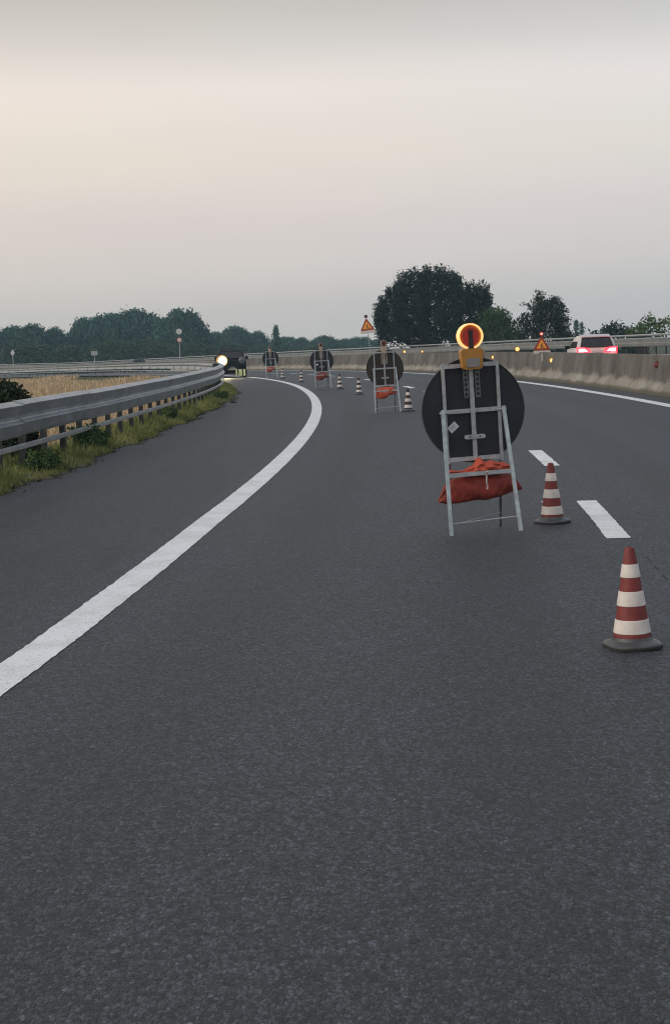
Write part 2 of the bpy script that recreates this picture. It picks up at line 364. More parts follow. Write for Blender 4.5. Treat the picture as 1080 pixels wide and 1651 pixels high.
def link(name, me, parent=None):
    o = bpy.data.objects.new(name, me); COL.objects.link(o)
    if parent: o.parent = parent
    return o
def tag(o, label=None, cat=None, group=None, kind=None):
    if label: o['label'] = label
    if cat: o['category'] = cat
    if group: o['group'] = group
    if kind: o['kind'] = kind
    return o
def empty(name, loc, rz=0, label=None, cat=None, group=None, lean=0):
    o = bpy.data.objects.new(name, None); COL.objects.link(o); o.location = loc; o.rotation_euler = (0, lean, rz)
    o.empty_display_size = 0.1
    return tag(o, label, cat, group)
KIDS = lambda o: [c for c in bpy.data.objects if c.parent == o]
def copy_tree(o, parent=None):
    c = o.copy(); COL.objects.link(c)
    if parent: c.parent = parent
    for ch in KIDS(o): copy_tree(ch, c)
    return c
def np_mesh(name, V, Fq, m, tint=None, smooth=False):
    me = bpy.data.meshes.new(name); k = Fq.shape[1]
    me.vertices.add(len(V)); me.vertices.foreach_set('co', V.astype(np.float32).ravel())
    me.loops.add(Fq.size); me.loops.foreach_set('vertex_index', Fq.astype(np.int32).ravel())
    me.polygons.add(len(Fq)); me.polygons.foreach_set('loop_start', np.arange(len(Fq), dtype=np.int32) * k)
    me.update(calc_edges=True); me.materials.append(m)
    if tint is not None:
        a = me.attributes.new('tint', 'FLOAT', 'FACE'); a.data.foreach_set('value', tint.astype(np.float32))
    if smooth: me.polygons.foreach_set('use_smooth', [True] * len(Fq))
    me.validate(); return me
def strip(name, ss, prof, m, uvf=None, closed=False, parent=None, smooth=40):
    """sweep a (d, z) profile along the road; prof may be a function of s"""
    V = []; uvs = []
    for s in ss:
        pr = prof(s) if callable(prof) else prof
        acc = 0
        for k, (d, z) in enumerate(pr):
            V.append(tuple(rd(s, d, z))); uvs.append((s, d) if uvf is None else uvf(s, d, z, k))
    n = len(pr); Fq = []
    for i in range(len(ss) - 1):
        for k in range(n if closed else n - 1):
            k2 = (k + 1) % n
            Fq.append((i * n + k, i * n + k2, (i + 1) * n + k2, (i + 1) * n + k))
    me = bpy.data.meshes.new(name); me.from_pydata(V, [], Fq); me.materials.append(m)
    ul = me.uv_layers.new(name='UVMap')
    ul.data.foreach_set('uv', np.array([uvs[l.vertex_index] for l in me.loops], dtype=np.float32).ravel())
    me.flip_normals() if False else None
    if smooth:
        me.polygons.foreach_set('use_smooth', [True] * len(Fq)); me.set_sharp_from_angle(angle=math.radians(smooth))
    return link(name, me, parent)
def frange(a, b, st):
    n = max(1, int(round((b - a) / st))); return [a + (b - a) * k / n for k in range(n + 1)]

# ------------------------------------------------------------------ world, sun, exposure
w = bpy.data.worlds.new('World'); sc.world = w; w.use_nodes = True
nt = w.node_tree; N = nt.nodes.new; L = nt.links.new
bg = nt.nodes['Background']; out = nt.nodes['World Output']
sky = N('ShaderNodeTexSky'); sky.sky_type = 'NISHITA'; sky.sun_disc = False
SUN_EL, SUN_AZ = math.radians(24), math.radians(-112)
sky.sun_elevation = SUN_EL; sky.sun_rotation = SUN_AZ; sky.air_density = 1.0; sky.dust_density = 3.0
L(sky.outputs[0], bg.inputs[0]); bg.inputs[1].default_value = 0.05
tc = N('ShaderNodeTexCoord'); sx = N('ShaderNodeSeparateXYZ'); L(tc.outputs['Generated'], sx.inputs[0])
rz = ramp(N, [(0.0, (0.655, 0.635, 0.61)), (0.041, (0.678, 0.625, 0.615)), (0.081, (0.72, 0.612, 0.59)), (0.12, (0.815, 0.695, 0.59)),
              (0.159, (0.875, 0.745, 0.65)), (0.172, (0.80, 0.69, 0.60)), (0.186, (0.69, 0.605, 0.52)), (0.209, (0.58, 0.50, 0.412)), (0.25, (0.47, 0.44, 0.40)), (0.5, (0.47, 0.475, 0.49)), (1.0, (0.54, 0.56, 0.60))])
L(sx.outputs[2], rz.inputs[0])
az = N('ShaderNodeMapRange'); az.inputs[1].default_value = -0.32; az.inputs[2].default_value = 0.28; L(sx.outputs[0], az.inputs[0])
azr = ramp(N, [(0, (1.06, 1.035, 0.985)), (0.5, (1.0, 1.0, 1.0)), (1, (0.90, 0.935, 0.98))]); L(az.outputs[0], azr.inputs[0])
cl = noise(N, L, mapping(N, L, tc.outputs['Generated'], (2.5, 2.5, 16)).outputs[0], 1.6, 5, 0.5)
clr = ramp(N, [(0.3, (0.975, 0.978, 0.985)), (0.7, (1.02, 1.018, 1.01))]); L(cl.outputs['Fac'], clr.inputs[0])
c = mixc(N, L, 1.0, rz.outputs['Color'], azr.outputs['Color'], 'MULTIPLY')
c = mixc(N, L, 1.0, c, clr.outputs['Color'], 'MULTIPLY')
bg2 = N('ShaderNodeBackground'); L(c, bg2.inputs[0]); bg2.inputs[1].default_value = 0.86
ad = N('ShaderNodeAddShader'); L(bg.outputs[0], ad.inputs[0]); L(bg2.outputs[0], ad.inputs[1]); L(ad.outputs[0], out.inputs[0])
sl = bpy.data.lights.new('sun', 'SUN'); sl.energy = 0.6; sl.angle = math.radians(50); sl.color = (1, 0.95, 0.88)
so = bpy.data.objects.new('sun', sl); COL.objects.link(so)
sdir = Vector((math.sin(SUN_AZ) * math.cos(SUN_EL), math.cos(SUN_AZ) * math.cos(SUN_EL), math.sin(SUN_EL)))
so.rotation_euler = sdir.to_track_quat('Z', 'Y').to_euler()
sc.view_settings.view_transform = 'Standard'; sc.view_settings.look = 'None'; sc.view_settings.gamma = 1; sc.view_settings.exposure = 0.0
sc.render.engine = 'CYCLES'
sc.cycles.max_bounces = 6; sc.cycles.volume_bounces = 0; sc.cycles.use_denoising = True; sc.cycles.filter_width = 1.1

# ------------------------------------------------------------------ the setting
def ground():
    xs = np.concatenate([np.linspace(-640, -90, 56)[:-1], np.linspace(-90, 60, 101), np.linspace(60, 640, 50)[1:]])
    ys = np.concatenate([np.linspace(-60, 180, 121), np.linspace(180, 680, 84)[1:]])
    V = np.array([(x, y, gz(x, y) - 0.06) for y in ys for x in xs]); nx = len(xs)
    i, j = np.meshgrid(np.arange(len(ys) - 1), np.arange(nx - 1), indexing='ij'); a = (i * nx + j).ravel()
    Fq = np.stack([a, a + 1, a + nx + 1, a + nx], 1)
    tag(link('ground', np_mesh('ground', V, Fq, M['ground'], smooth=True)), kind='structure')
ground()
SS = frange(-14, 120, 1.5) + frange(123, 330, 3)
tag(strip('road', SS, [(-3.25 + 0.9 * k, 0.0) for k in range(28)] + [(21.9, 0)], M['asphalt']), kind='structure')
E1 = frange(-14, 5, 0.8) + frange(5.05, 34, 0.06) + frange(34.5, 120, 0.8) + frange(122, 330, 3)
def wob(s, a, seed): return a * (math.sin(s * 5.1 + seed) + math.sin(s * 11.7 + 2 * seed) + math.sin(s * 2.3)) / 3 + (random.Random(round(s * 1000) + seed).uniform(-1, 1) * 0.006 if s < 35 else 0)
def le(s): return 0.065 * min(1, max(0, (15 - s) / 6))
tag(strip('left_edge_line', E1, lambda s: [(-0.11 + le(s) + wob(s, 0.003, 1), 0.004), (0.15 + le(s) + wob(s, 0.003, 3), 0.004)], M['paint']), kind='structure')
tag(strip('right_edge_line', E1, lambda s: [(8.04 + wob(s, 0.003, 4), 0.004), (8.36 + wob(s, 0.003, 5), 0.004)], M['paint']), kind='structure')
for k in range(14):
    s0 = (13.1 if k == 0 else 20.5 + 7.0 * (k - 1)) ; s1 = s0 + (3.0 if k == 0 else 2.85)
    tag(strip('lane_marking', frange(s0, s1, 0.06 if s0 < 24 else 0.3), lambda s: [(3.69 + wob(s, 0.002, k), 0.004), (3.89 + wob(s, 0.002, k + 2), 0.004)], M['paint']), kind='structure')
tag(strip('paint_mark', frange(16.05, 16.13, 0.04), [(3.33, 0.004), (3.52, 0.004)], M['paint']), kind='structure')

def nar(s):
    u = min(max((s - 26) / 34, 0), 1); return 0.46 * u * u * (3 - 2 * u)
def verge_edge(s):
    return nar(s) - 3.02 + 0.10 * math.sin(s * 0.9) + 0.07 * math.sin(s * 2.7 + 1) + 0.05 * math.sin(s * 6.1) + 0.05 * math.sin(s * 13.3) - 0.10 * math.sin(min(max((s - 20) / 30, 0), 1) * PI)
tag(strip('verge', frange(-12, 120, 0.2), lambda s: [(-5.2, -0.2), (-4.3 + nar(s), -0.03), (-3.7 + nar(s), 0.03), (-3.3 + nar(s), 0.03), (verge_edge(s) - 0.06, 0.016), (verge_edge(s), 0.004)], M['soil']), kind='structure')
# hairline cracks near the first cone
ck = MB()
pts = [(1042, 898), (1049, 906), (1054, 913), (1061, 920), (1067, 927), (1076, 936), (1090, 948)]
def gpx(px, py):
    d = F0 + (px - 540) / FPX * CR - (py - 825.5) / FPX * CU; return Vector((0, 0, CAMH)) + d * (-CAMH / d.z)
cp = [gpx(*p) for p in pts]
for k, (a, b) in enumerate(zip(cp, cp[1:])):
    if k % 2: continue
    t = (b - a).normalized(); n = Vector((-t.y, t.x, 0)); wd = (0.004, 0.0006, 0.005, 0.0006, 0.004, 0.0004)[k]
    ck.add([a - n * wd + Vector((0, 0, .004)), a + n * wd + Vector((0, 0, .004)), b + n * wd * .6 + Vector((0, 0, .004)), b - n * wd * .6 + Vector((0, 0, .004))], [(0, 1, 2, 3)])
tag(ck.build('road_crack', M['crack']), kind='structure')

# ------------------------------------------------------------------ left guardrail (thrie beam on posts)
def thrie(z0, z1, d, amp=0.042, n=18):
    """two broad faces with sloping shoulders and undercut lower edges"""
    sg = 1 if amp > 0 else -1
    base = [(.0, 0), (.055, .035), (.095, .185), (.02, .222), (.0, .25), (.055, .292), (.100, .436), (-.04, .482), (-.06, .485)]
    return [(d + sg * a, z0 + (z1 - z0) * b * 2) for a, b in base]
def beam(name, ss0, ss1, seg, z0, z1, d, m, parent, jit=0.007, amp=0.042, n=18, hf=lambda s: 0.0, thick=0.012, df=lambda s: 0.0):
    V = []; Fq = []
    s = ss0; rnd = random.Random(name + str(d))
    while s < ss1 - 0.01:
        e = min(s + seg + 0.16, ss1 + 0.16); dz = rnd.uniform(-jit, jit); dd = rnd.uniform(-jit, jit) * 0.7
        st = frange(s, e, max(1.0, seg / 3))
        pr = thrie(z0, z1, d, amp, n)
        front = [(a + dd, b + dz) for a, b in pr]
        back = [(a - (thick if amp > 0 else -thick), b - 0.008) for a, b in reversed(front)]
        sg = 1 if amp > 0 else -1
        lip = [(front[-1][0] - sg * 0.03, front[-1][1]), (front[-1][0] - sg * 0.03, front[-1][1] - 0.02)]
        ring = front + [lip[0], lip[1]] + back
        n_ = len(ring); o = len(V)
        for q in st:
            for a, b in ring: V.append(tuple(rd(q, a + df(q), b + hf(q))))
        for i in range(len(st) - 1):
            for k in range(n_):
                k2 = (k + 1) % n_
                Fq.append((o + i * n_ + k, o + i * n_ + k2, o + (i + 1) * n_ + k2, o + (i + 1) * n_ + k))
        Fq.append(tuple(o + k for k in range(n_))); Fq.append(tuple(o + (len(st) - 1) * n_ + k for k in reversed(range(n_))))
        s += seg
    me = bpy.data.meshes.new(name); me.from_pydata(V, [], Fq); me.materials.append(m)
    me.polygons.foreach_set('use_smooth', [True] * len(me.polygons)); me.set_sharp_from_angle(angle=math.radians(14))
    return link(name, me, parent)

gl = empty('guardrail', (0, 0, 0), 0, 'long grey triple-wave steel guardrail in the grass along the left shoulder', 'guardrail')
beam('beam', 8, 300, 4.5, 0.565, 1.065, -3.50, M['rail'], gl, df=nar)
strip('lower_rail', frange(8, 300, 1.5), lambda s: [(a + nar(s), b) for a, b in ((-3.47, 0.375), (-3.44, 0.39), (-3.44, 0.445), (-3.47, 0.46), (-3.49, 0.44), (-3.49, 0.39))], M['rail'], closed=True, parent=gl)
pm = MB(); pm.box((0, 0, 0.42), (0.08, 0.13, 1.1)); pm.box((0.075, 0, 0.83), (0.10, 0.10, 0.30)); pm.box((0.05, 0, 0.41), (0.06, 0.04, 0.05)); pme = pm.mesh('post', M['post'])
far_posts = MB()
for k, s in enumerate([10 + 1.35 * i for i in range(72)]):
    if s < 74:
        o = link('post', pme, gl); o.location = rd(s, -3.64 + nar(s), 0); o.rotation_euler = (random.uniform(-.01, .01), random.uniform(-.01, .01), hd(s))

# ------------------------------------------------------------------ concrete median barrier
WD = 9.18
def wall_prof(s):
    j = 0.012 if (s % 6.0) < 0.10 else 0.0
    return [(WD + j, -0.03), (WD + 0.02 + j, 0.085), (WD + 0.21 + j, 0.34), (WD + 0.33 + j, 1.05), (WD + 0.345 + j, 1.065 - j), (WD + 0.53, 1.065 - j), (WD + 0.55, 1.05), (WD + 0.66, 0.34), (WD + 0.86, 0.08), (WD + 0.88, -0.03)]
ws = sorted(set([round(x, 3) for x in frange(10, 166.5, 1.5)] + [round(6.0 * k + q, 3) for k in range(2, 28) for q in (-0.02, 0.0, 0.09, 0.11)]))
tag(strip('concrete_barrier', ws, wall_prof, M['concrete'], uvf=lambda s, d, z, k: (s, z), smooth=25),
    'long stained concrete barrier wall of sloping profile along the right side of the road', 'barrier')

gm = empty('guardrail', (0, 0, 0), 0, 'distant steel guardrail carrying on from the end of the concrete wall at the left', 'guardrail')
beam('beam', 166, 300, 6, 0.70, 1.10, WD + 0.35, M['farrail'], gm, jit=0.012)
pm = MB(); pm.box((0, 0, 0.45), (0.10, 0.14, 1.2)); pm3 = pm.mesh('post', M['post'])
for s in frange(167, 298, 3.0):
    o = link('post', pm3, gm); o.location = rd(s, WD + 0.30, 0); o.rotation_euler = (0, 0, hd(s))

# outer guardrail of the far carriageway
OD = 21.3
OH = lambda s: 0.06
go = empty('guardrail', (0, 0, 0), 0, 'tall pale steel guardrail with top tube beyond the far carriageway', 'guardrail')
beam('beam', 20, 300, 6, 0.92, 1.42, OD, M['farrail'], go, hf=OH, jit=0.012, amp=-0.045)
tb = MB(); tpts = [rd(s, OD, 1.62) for s in frange(20, 300, 3)]; tb.path(tpts, 0.055, 8); tb.build('top_tube', M['farrail'], go)
strip('lower_rail', frange(20, 300, 2), [(OD - 0.02, 0.42), (OD - 0.05, 0.44), (OD - 0.05, 0.54), (OD - 0.02, 0.56)], M['farrail'], closed=True, parent=go)
pm = MB(); pm.box((0, 0, 0.8), (0.06, 0.11, 1.66)); pm.box((-0.06, 0, 1.17), (0.09, 0.11, 0.36)); pme2 = pm.mesh('post', M['post'])
for s in [66 + 1.5 * k for k in range(30)] + [112 + 4 * k for k in range(45)]:
    o = link('post', pme2, go); o.location = rd(s, OD + 0.14, 0); o.rotation_euler = (0, 0, hd(s))

# ------------------------------------------------------------------ cones
def make_cone(label, red, seed, detail=True):
    t = empty('traffic_cone', (0, 0, 0), 0, label, 'traffic cone', 'striped cones set along the lane closure')
    def rr(z): return 0.098 + (0.026 - 0.098) * (z - 0.08) / 0.47
    b = MB(); b.lathe([(0.100, 0.050), (0.102, 0.066), (rr(0.08), 0.080), (rr(0.2), 0.2), (rr(0.35), 0.35), (rr(0.535), 0.535), (rr(0.545) - 0.003, 0.546), (0.014, 0.55), (0.013, 0.52)], 36); b.build('cone_body', red, t)
    for z0, z1 in ((0.083, 0.158), (0.232, 0.312), (0.386, 0.458)):
        h = MB(); h.lathe([(rr(z0) + 0.0008, z0), (rr(z0) + 0.0038, z0 + 0.003), (rr(z1) + 0.0038, z1 - 0.003), (rr(z1) + 0.0008, z1)], 36, caps=False); h.build('white_band', M['conewhite'], t)
    # square rubber foot with rounded corners, dished up to the cone
    n = 48; V = []
    def sq(r, k, e):
        a = 2 * PI * k / n; c_, s_ = math.cos(a), math.sin(a); p = (abs(c_) ** e + abs(s_) ** e) ** (-1 / e); return r * p * c_, r * p * s_
    rings = [(0.140, 0.0, 3.2), (0.145, 0.006, 3.2), (0.145, 0.022, 3.2), (0.138, 0.030, 3.2), (0.122, 0.034, 2.8), (0.108, 0.045, 2.2), (0.104, 0.062, 2.0)]
    for r, z, e in rings: V += [(*sq(r, k, e), z) for k in range(n)]
    fs = [(i * n + k, i * n + (k + 1) % n, (i + 1) * n + (k + 1) % n, (i + 1) * n + k) for i in range(len(rings) - 1) for k in range(n)] + [tuple(range(n - 1, -1, -1))]
    b = MB(); b.add(V, fs); b.build('cone_base', M['conebase'], t)
    V = []
    for r, z, e in ((0.142, 0.0, 3.2), (0.1475, 0.003, 3.2), (0.1475, 0.015, 3.2), (0.1452, 0.018, 3.2)): V += [(*sq(r, k, e), z) for k in range(n)]
    fs = [(i * n + k, i * n + (k + 1) % n, (i + 1) * n + (k + 1) % n, (i + 1) * n + k) for i in range(3) for k in range(n)]
    b = MB(); b.add(V, fs); b.build('base_rim', M['rubber'], t)
    return t
cone_a = make_cone('', M['conered'], 1)
cone_b = make_cone('', M['coneold'], 2)
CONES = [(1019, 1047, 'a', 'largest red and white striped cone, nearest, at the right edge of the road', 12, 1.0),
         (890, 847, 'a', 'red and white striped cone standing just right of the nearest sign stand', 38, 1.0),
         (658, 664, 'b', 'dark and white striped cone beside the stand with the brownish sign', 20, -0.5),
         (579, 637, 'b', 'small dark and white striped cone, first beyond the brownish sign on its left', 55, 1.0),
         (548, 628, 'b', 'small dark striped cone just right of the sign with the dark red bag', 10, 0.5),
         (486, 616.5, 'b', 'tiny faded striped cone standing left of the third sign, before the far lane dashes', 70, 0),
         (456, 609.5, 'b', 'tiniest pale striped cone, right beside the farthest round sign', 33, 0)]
first = {'a': True, 'b': True}
for px, py, kind, lab, rz, lean in CONES:
    src = cone_a if kind == 'a' else cone_b
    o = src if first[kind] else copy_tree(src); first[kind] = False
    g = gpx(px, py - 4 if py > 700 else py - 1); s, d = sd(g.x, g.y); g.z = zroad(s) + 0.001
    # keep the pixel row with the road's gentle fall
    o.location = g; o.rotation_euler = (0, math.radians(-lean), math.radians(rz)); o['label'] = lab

# ------------------------------------------------------------------ sign stands with warning lamps
def bag_mesh(kind):
    """sagging sandbag: an outline in x,z blown up in y with folds"""
    rnd = random.Random(kind)
    if kind == 'wide':
        top = [(-0.36, 0.30), (-0.31, 0.42), (-0.22, 0.475), (-0.1, 0.49), (0.05, 0.49), (0.2, 0.49), (0.29, 0.475), (0.35, 0.41), (0.385, 0.345)]
        bot = [(-0.36, 0.28), (-0.30, 0.262), (-0.2, 0.258), (-0.1, 0.266), (-0.01, 0.272), (0.06, 0.262), (0.2, 0.292), (0.30, 0.318), (0.385, 0.33)]
    else:
        top = [(-0.25, 0.42), (-0.23, 0.56), (-0.15, 0.60), (-0.05, 0.605), (0.06, 0.60), (0.14, 0.60), (0.20, 0.585), (0.245, 0.50)]
        bot = [(-0.25, 0.38), (-0.22, 0.34), (-0.14, 0.315), (-0.05, 0.32), (0.02, 0.34), (0.05, 0.40), (0.14, 0.41), (0.245, 0.425)]
    def interp(P, x):
        for (x0, z0), (x1, z1) in zip(P, P[1:]):
            if x <= x1: return z0 + (z1 - z0) * (x - x0) / (x1 - x0)
        return P[-1][1]
    nx, na = 40, 20; V = []; fs = []
    for i in range(nx + 1):
        x = top[0][0] + (top[-1][0] - top[0][0]) * i / nx
        z1, z0 = interp(top, x), interp(bot, x); e = min(1, 4.2 * min(i, nx - i) / nx + 0.06)
        hy = 0.085 * e ** 0.55
        for k in range(na):
            a = 2 * PI * k / na
            fold = 0.009 * math.sin(17 * x + 5 * math.sin(a)) + 0.006 * math.sin(39 * x + 4 * math.sin(a) + 1) + 0.004 * math.sin(71 * x - 6 * math.sin(a))
            V.append((x, -hy * math.cos(a) * (1 + 0.1 * math.sin(9 * x)) + fold, (z0 + z1) / 2 + (z1 - z0) / 2 * math.copysign(abs(math.sin(a)) ** 0.8, math.sin(a))))
    for i in range(nx):
        for k in range(na): fs.append((i * na + k, i * na + (k + 1) % na, (i + 1) * na + (k + 1) % na, (i + 1) * na + k))
    fs += [tuple(range(na)), tuple(nx * na + k for k in reversed(range(na)))]
    return V, fs
def bag_crest(kind):
    """the gathered, crumpled, tied upper part of the bag"""
    nx, na = 60, 18; V = []; fs = []
    for i in range(nx + 1):
        t = i / nx; x = -0.28 + 0.58 * t
        e = math.sin(PI * t) ** 0.35
        zt = 0.575 + 0.020 * math.sin(9 * x + 0.5) + 0.050 * math.exp(-((x - 0.01) / 0.035) ** 2) + 0.018 * math.exp(-((x - 0.10) / 0.05) ** 2) - 0.015 * math.exp(-((x + 0.15) / 0.06) ** 2)
        zb = 0.515 - 0.012 * math.exp(-((x - 0.10) / 0.07) ** 2) + 0.006 * math.sin(21 * x)
        cz, hz = (zt + zb) / 2, (zt - zb) / 2 * e + 0.004
        for k in range(na):
            a = 2 * PI * k / na
            fold = 0.012 * math.sin(26 * x + 7 * math.sin(a) + 2) + 0.007 * math.sin(57 * x - 5 * math.sin(a))
            V.append((x, -0.045 - (0.05 + 0.03 * math.exp(-((x - 0.06) / 0.09) ** 2)) * math.cos(a) * e + fold, cz + hz * math.sin(a) + 0.4 * fold * math.sin(a)))
    for i in range(nx):
        for k in range(na): fs.append((i * na + k, i * na + (k + 1) % na, (i + 1) * na + (k + 1) % na, (i + 1) * na + k))
    fs += [tuple(range(na)), tuple(nx * na + k for k in reversed(range(na)))]
    return V, fs

def make_stand(lit, discmat, sticker, label, bracketed=True):
    """local axes: x right as seen from behind, y away along the road; the sign face looks away"""
    t = empty('road_sign', (0, 0, 0), 0, label, 'road sign', 'round signs on folding steel stands, seen from behind')
    FY = lambda z: 0.16 - 0.11 * min(z, 1.45) / 1.45        # front frame leans a little towards the viewer at its top
    d = MB(); d.disc(0.016, 1.052, 0.452, 0.098, 0.102, 72); dd = d.build('sign_disc', discmat, t)
    r = MB(); r.ring(0.016, 1.052, 0.447, 0.456, 0.090, 0.106, n=72); r.build('rim', M['rim'], dd)
    fr = MB()
    for x in (-0.24, 0.24): fr.bar((x, 0.066, 1.46), (x, 0.085, 0.60), 0.026, 0.026)
    fr.build('frame', M['bar'], t)
    for z in (1.44, 1.05, 0.635):
        m = MB(); m.bar((-0.226, 0.062 + (1.45 - z) * 0.02, z), (0.226, 0.062 + (1.45 - z) * 0.02, z), 0.036, 0.022)
        for bx in ((-0.05, 0.06) if z == 1.05 else ()): m.tube((bx, 0.050, z), (bx, 0.066, z), 0.007, n=8)
        m.build('crossbar', M['bar'], t)
    m = MB(); m.bar((0, 0.042, 1.46), (0, 0.058, 0.62), 0.036, 0.016); m.build('centre_bar', M['bar'], t)
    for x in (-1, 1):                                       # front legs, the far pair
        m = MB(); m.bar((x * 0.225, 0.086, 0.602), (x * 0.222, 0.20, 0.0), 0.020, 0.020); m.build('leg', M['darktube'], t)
    for x in (-1, 1):                                       # rear legs, the near pair
        m = MB(); m.bar((x * 0.268, 0.035, 1.07), (x * 0.305, -0.17, 0.0), 0.030, 0.030)
        m.tube((x * 0.295, 0.047, 1.045), (x * 0.215, 0.047, 1.045), 0.010, n=8); m.build('leg', M['tube'], t)
    m = MB(); m.bar((-0.286, -0.075, 0.515), (0.286, -0.075, 0.515), 0.034, 0.020); m.build('leg_brace', M['bar'], t)
    m = MB(); m.tube((-0.30, -0.145, 0.105), (0.30, -0.145, 0.125), 0.007, n=6); m.build('tie_rod', M['bar'], t)
    m = MB(); m.tube((-0.30, -0.14, 0.095), (0.222, 0.165, 0.13), 0.006, n=6); m.build('tie_rod', M['bar'], t)
    m = MB(); o_ = 0.075; q = 0.019
    pts = [(o_ + q * math.cos(a), 0.825 + q * math.sin(a)) for a in [(-90 + 30 * k) * PI / 180 for k in range(7)]] + [(-o_ - q * math.cos(a), 0.825 - q * math.sin(a)) for a in [(-90 + 30 * k) * PI / 180 for k in range(7)]]
    m.prism(pts, 0.028, 0.038)
    cl = m.build('clamp', M['bar'], t)
    for x in (-0.045, 0.045):
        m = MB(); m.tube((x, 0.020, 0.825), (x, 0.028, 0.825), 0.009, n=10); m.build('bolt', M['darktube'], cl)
    if sticker:
        m = MB(); a = math.radians(40); rot = Matrix.Rotation(-a, 3, 'Y'); m.box((-0.172, 0.0965, 0.915), (0.088, 0.002, 0.062), rot)
        st = m.build('sticker', M['sticker'], dd)
        m = MB()
        for u in (-0.012, 0.0, 0.012): m.box(Vector((-0.172, 0.0952, 0.915)) + rot @ Vector((0, 0, u)), (0.05, 0.001, 0.005), rot)
        m.build('sticker_print', M['stickerink'], st)
    lp = lamp(lit); lp.parent = t
    return t
def rounded(w, z0, z1, r, n=6, taper=0.0):
    P = []
    for cx, cz, a0 in ((w - r, z1 - r, 0), (-w + r, z1 - r, 90), (-w + r + taper, z0 + r, 180), (w - r - taper, z0 + r, 270)):
        P += [(cx + r * math.cos(math.radians(a0 + 90 * k / n)), cz + r * math.sin(math.radians(a0 + 90 * k / n))) for k in range(n + 1)]
    return P
def lamp(lit):
    case = M['amberbody'] if lit else M['palecase']
    m = MB(); k = 1.0 if lit else 0.72
    m.prism(rounded(0.098 * k, 1.405, 1.582, 0.03, taper=0.012), -0.055, 0.040)
    m.prism(rounded(0.082 * k, 1.425, 1.570, 0.03), -0.064, -0.054)
    o = link('warning_lamp', m.mesh('warning_lamp', case))
    m = MB(); m.box((0, -0.067, 1.463), (0.115 * k, 0.005, 0.075)); m.build('case_label', M['caselabel'] if lit else M['palecase'], o)
    m = MB()                                                # perforated fixing bracket: two slotted strips
    for x in (-0.052, 0.052):
        for bx in (-0.016, 0.016): m.box((x + bx, 0.030, 1.285), (0.009, 0.006, 0.24))
        for z in [1.17 + 0.042 * q for q in range(6)]: m.box((x, 0.030, z), (0.024, 0.006, 0.016))
    m.build('bracket', M['perf'] if lit else M['palecase'], o)
    R = 0.108 if lit else 0.075; cz = 1.582 + R * 0.98
    if lit:
        m = MB(); m.ring(0, cz, R * 0.895, R, -0.045, 0.045, math.radians(-72), math.radians(252), 40); m.build('lens_ring', M['amberlit'], o)
        m = MB(); m.disc(0, cz, R * 0.888, -0.012, 0.03, 40); m.build('lens_rim', M['amberlow'], o)
        m = MB(); m.disc(0, cz, R * 0.74, -0.024, -0.013, 40); m.build('lens', M['redlens'], o)
        m = MB(); m.ring(0, cz, R * 0.66, R * 0.72, -0.032, -0.0245, math.radians(-30), math.radians(210), 32); m.build('reflector_edge', M['amberlow'], o)
        m = MB(); m.prism([(-0.022, 1.575), (0.022, 1.575), (0.016, cz + 0.01), (0.022, cz + 0.045), (0, cz + 0.055), (-0.022, cz + 0.045), (-0.016, cz + 0.01)], -0.040, -0.018); m.build('lens_stem', M['darkstem'], o)
    else:
        m = MB(); m.ring(0, cz, R * 0.84, R, -0.040, 0.040, 0, 2 * PI, 28); m.build('lens_ring', M['palecase'], o)
        m = MB(); m.disc(0, cz, R * 0.83, -0.030, 0.03, 28); m.build('lens', M['redunlit'], o)
        m = MB(); m.prism([(-0.018, 1.575), (0.018, 1.575), (0.022, cz + 0.02), (-0.022, cz + 0.02)], -0.040, -0.028); m.build('lens_stem', M['darkstem'], o)
    return o

ST = [(776, 857, True, M['disc'], True, 'largest black round sign on a stand, glowing amber lamp on top', 11, 'wide'),
      (624, 664, False, M['discbrown'], False, 'brownish round sign on a stand with a pale unlit lamp on top', 6, 'red'),
      (521, 626.5, False, M['disclav'], True, 'third round sign back from the camera, blue-black, with a dark red bag under it', 5, 'dark'),
      (438, 607, False, M['disc'], False, 'farthest and smallest round sign back, standing by the bend of the edge line', 3, 'red2')]
for px, py, lit, dm, stk, lab, yaw, bk in ST:
    g = gpx(px, py); s, d = sd(g.x, g.y); g.z = zroad(s)
    o = make_stand(lit, dm, stk, lab)
    o.location = g; o.rotation_euler = (0, math.radians(-2.1 if lit else -1.3), hd(s) + math.radians(yaw) + math.radians(2 if lit else 0))
    if lit: o.scale = (1.02, 1.02, 1.02)
    # the sandbag hung over the brace
    V, fs = bag_mesh('wide' if bk == 'wide' else 'narrow')
    b = MB(); b.add(V, fs)
    bo = b.build('sandbag', {'wide': M['bagdarkshade'], 'red': M['bagbright'], 'dark': M['bagdarkshade'], 'red2': M['bagred']}[bk], None, 60)  # wide bag: shade put into its darker red; the third bag is itself dark
    bl = {'wide': 'large red sandbag, coloured shaded below and lit on its gathered top, hung low under the nearest sign', 'red': 'bright orange sandbag hung under the brownish round sign',
          'dark': 'small dark red sandbag hung under the third round sign', 'red2': 'tiny red sandbag hung under the farthest round sign'}[bk]
    tag(bo, bl, 'sandbag', 'sandbags weighing down the sign stands')
    bo.location = o.location; bo.rotation_euler = o.rotation_euler; bo.scale = o.scale
    if bk == 'wide':
        bo.location += Vector((0, 0.05, 0))
        V, fs = bag_crest(0); b = MB(); b.add(V, fs); b.build('bag_neck', M['bagbright'], bo, 60)  # neck coloured brighter, as the lit top of the same fabric
        b = MB(); b.path([(0.035, -0.205, 0.535), (0.040, -0.165, 0.50), (0.035, -0.162, 0.44), (0.045, -0.150, 0.40), (0.040, -0.155, 0.375)], 0.007); b.build('cord', M['cord'], bo)
    elif bk == 'dark':
        pass

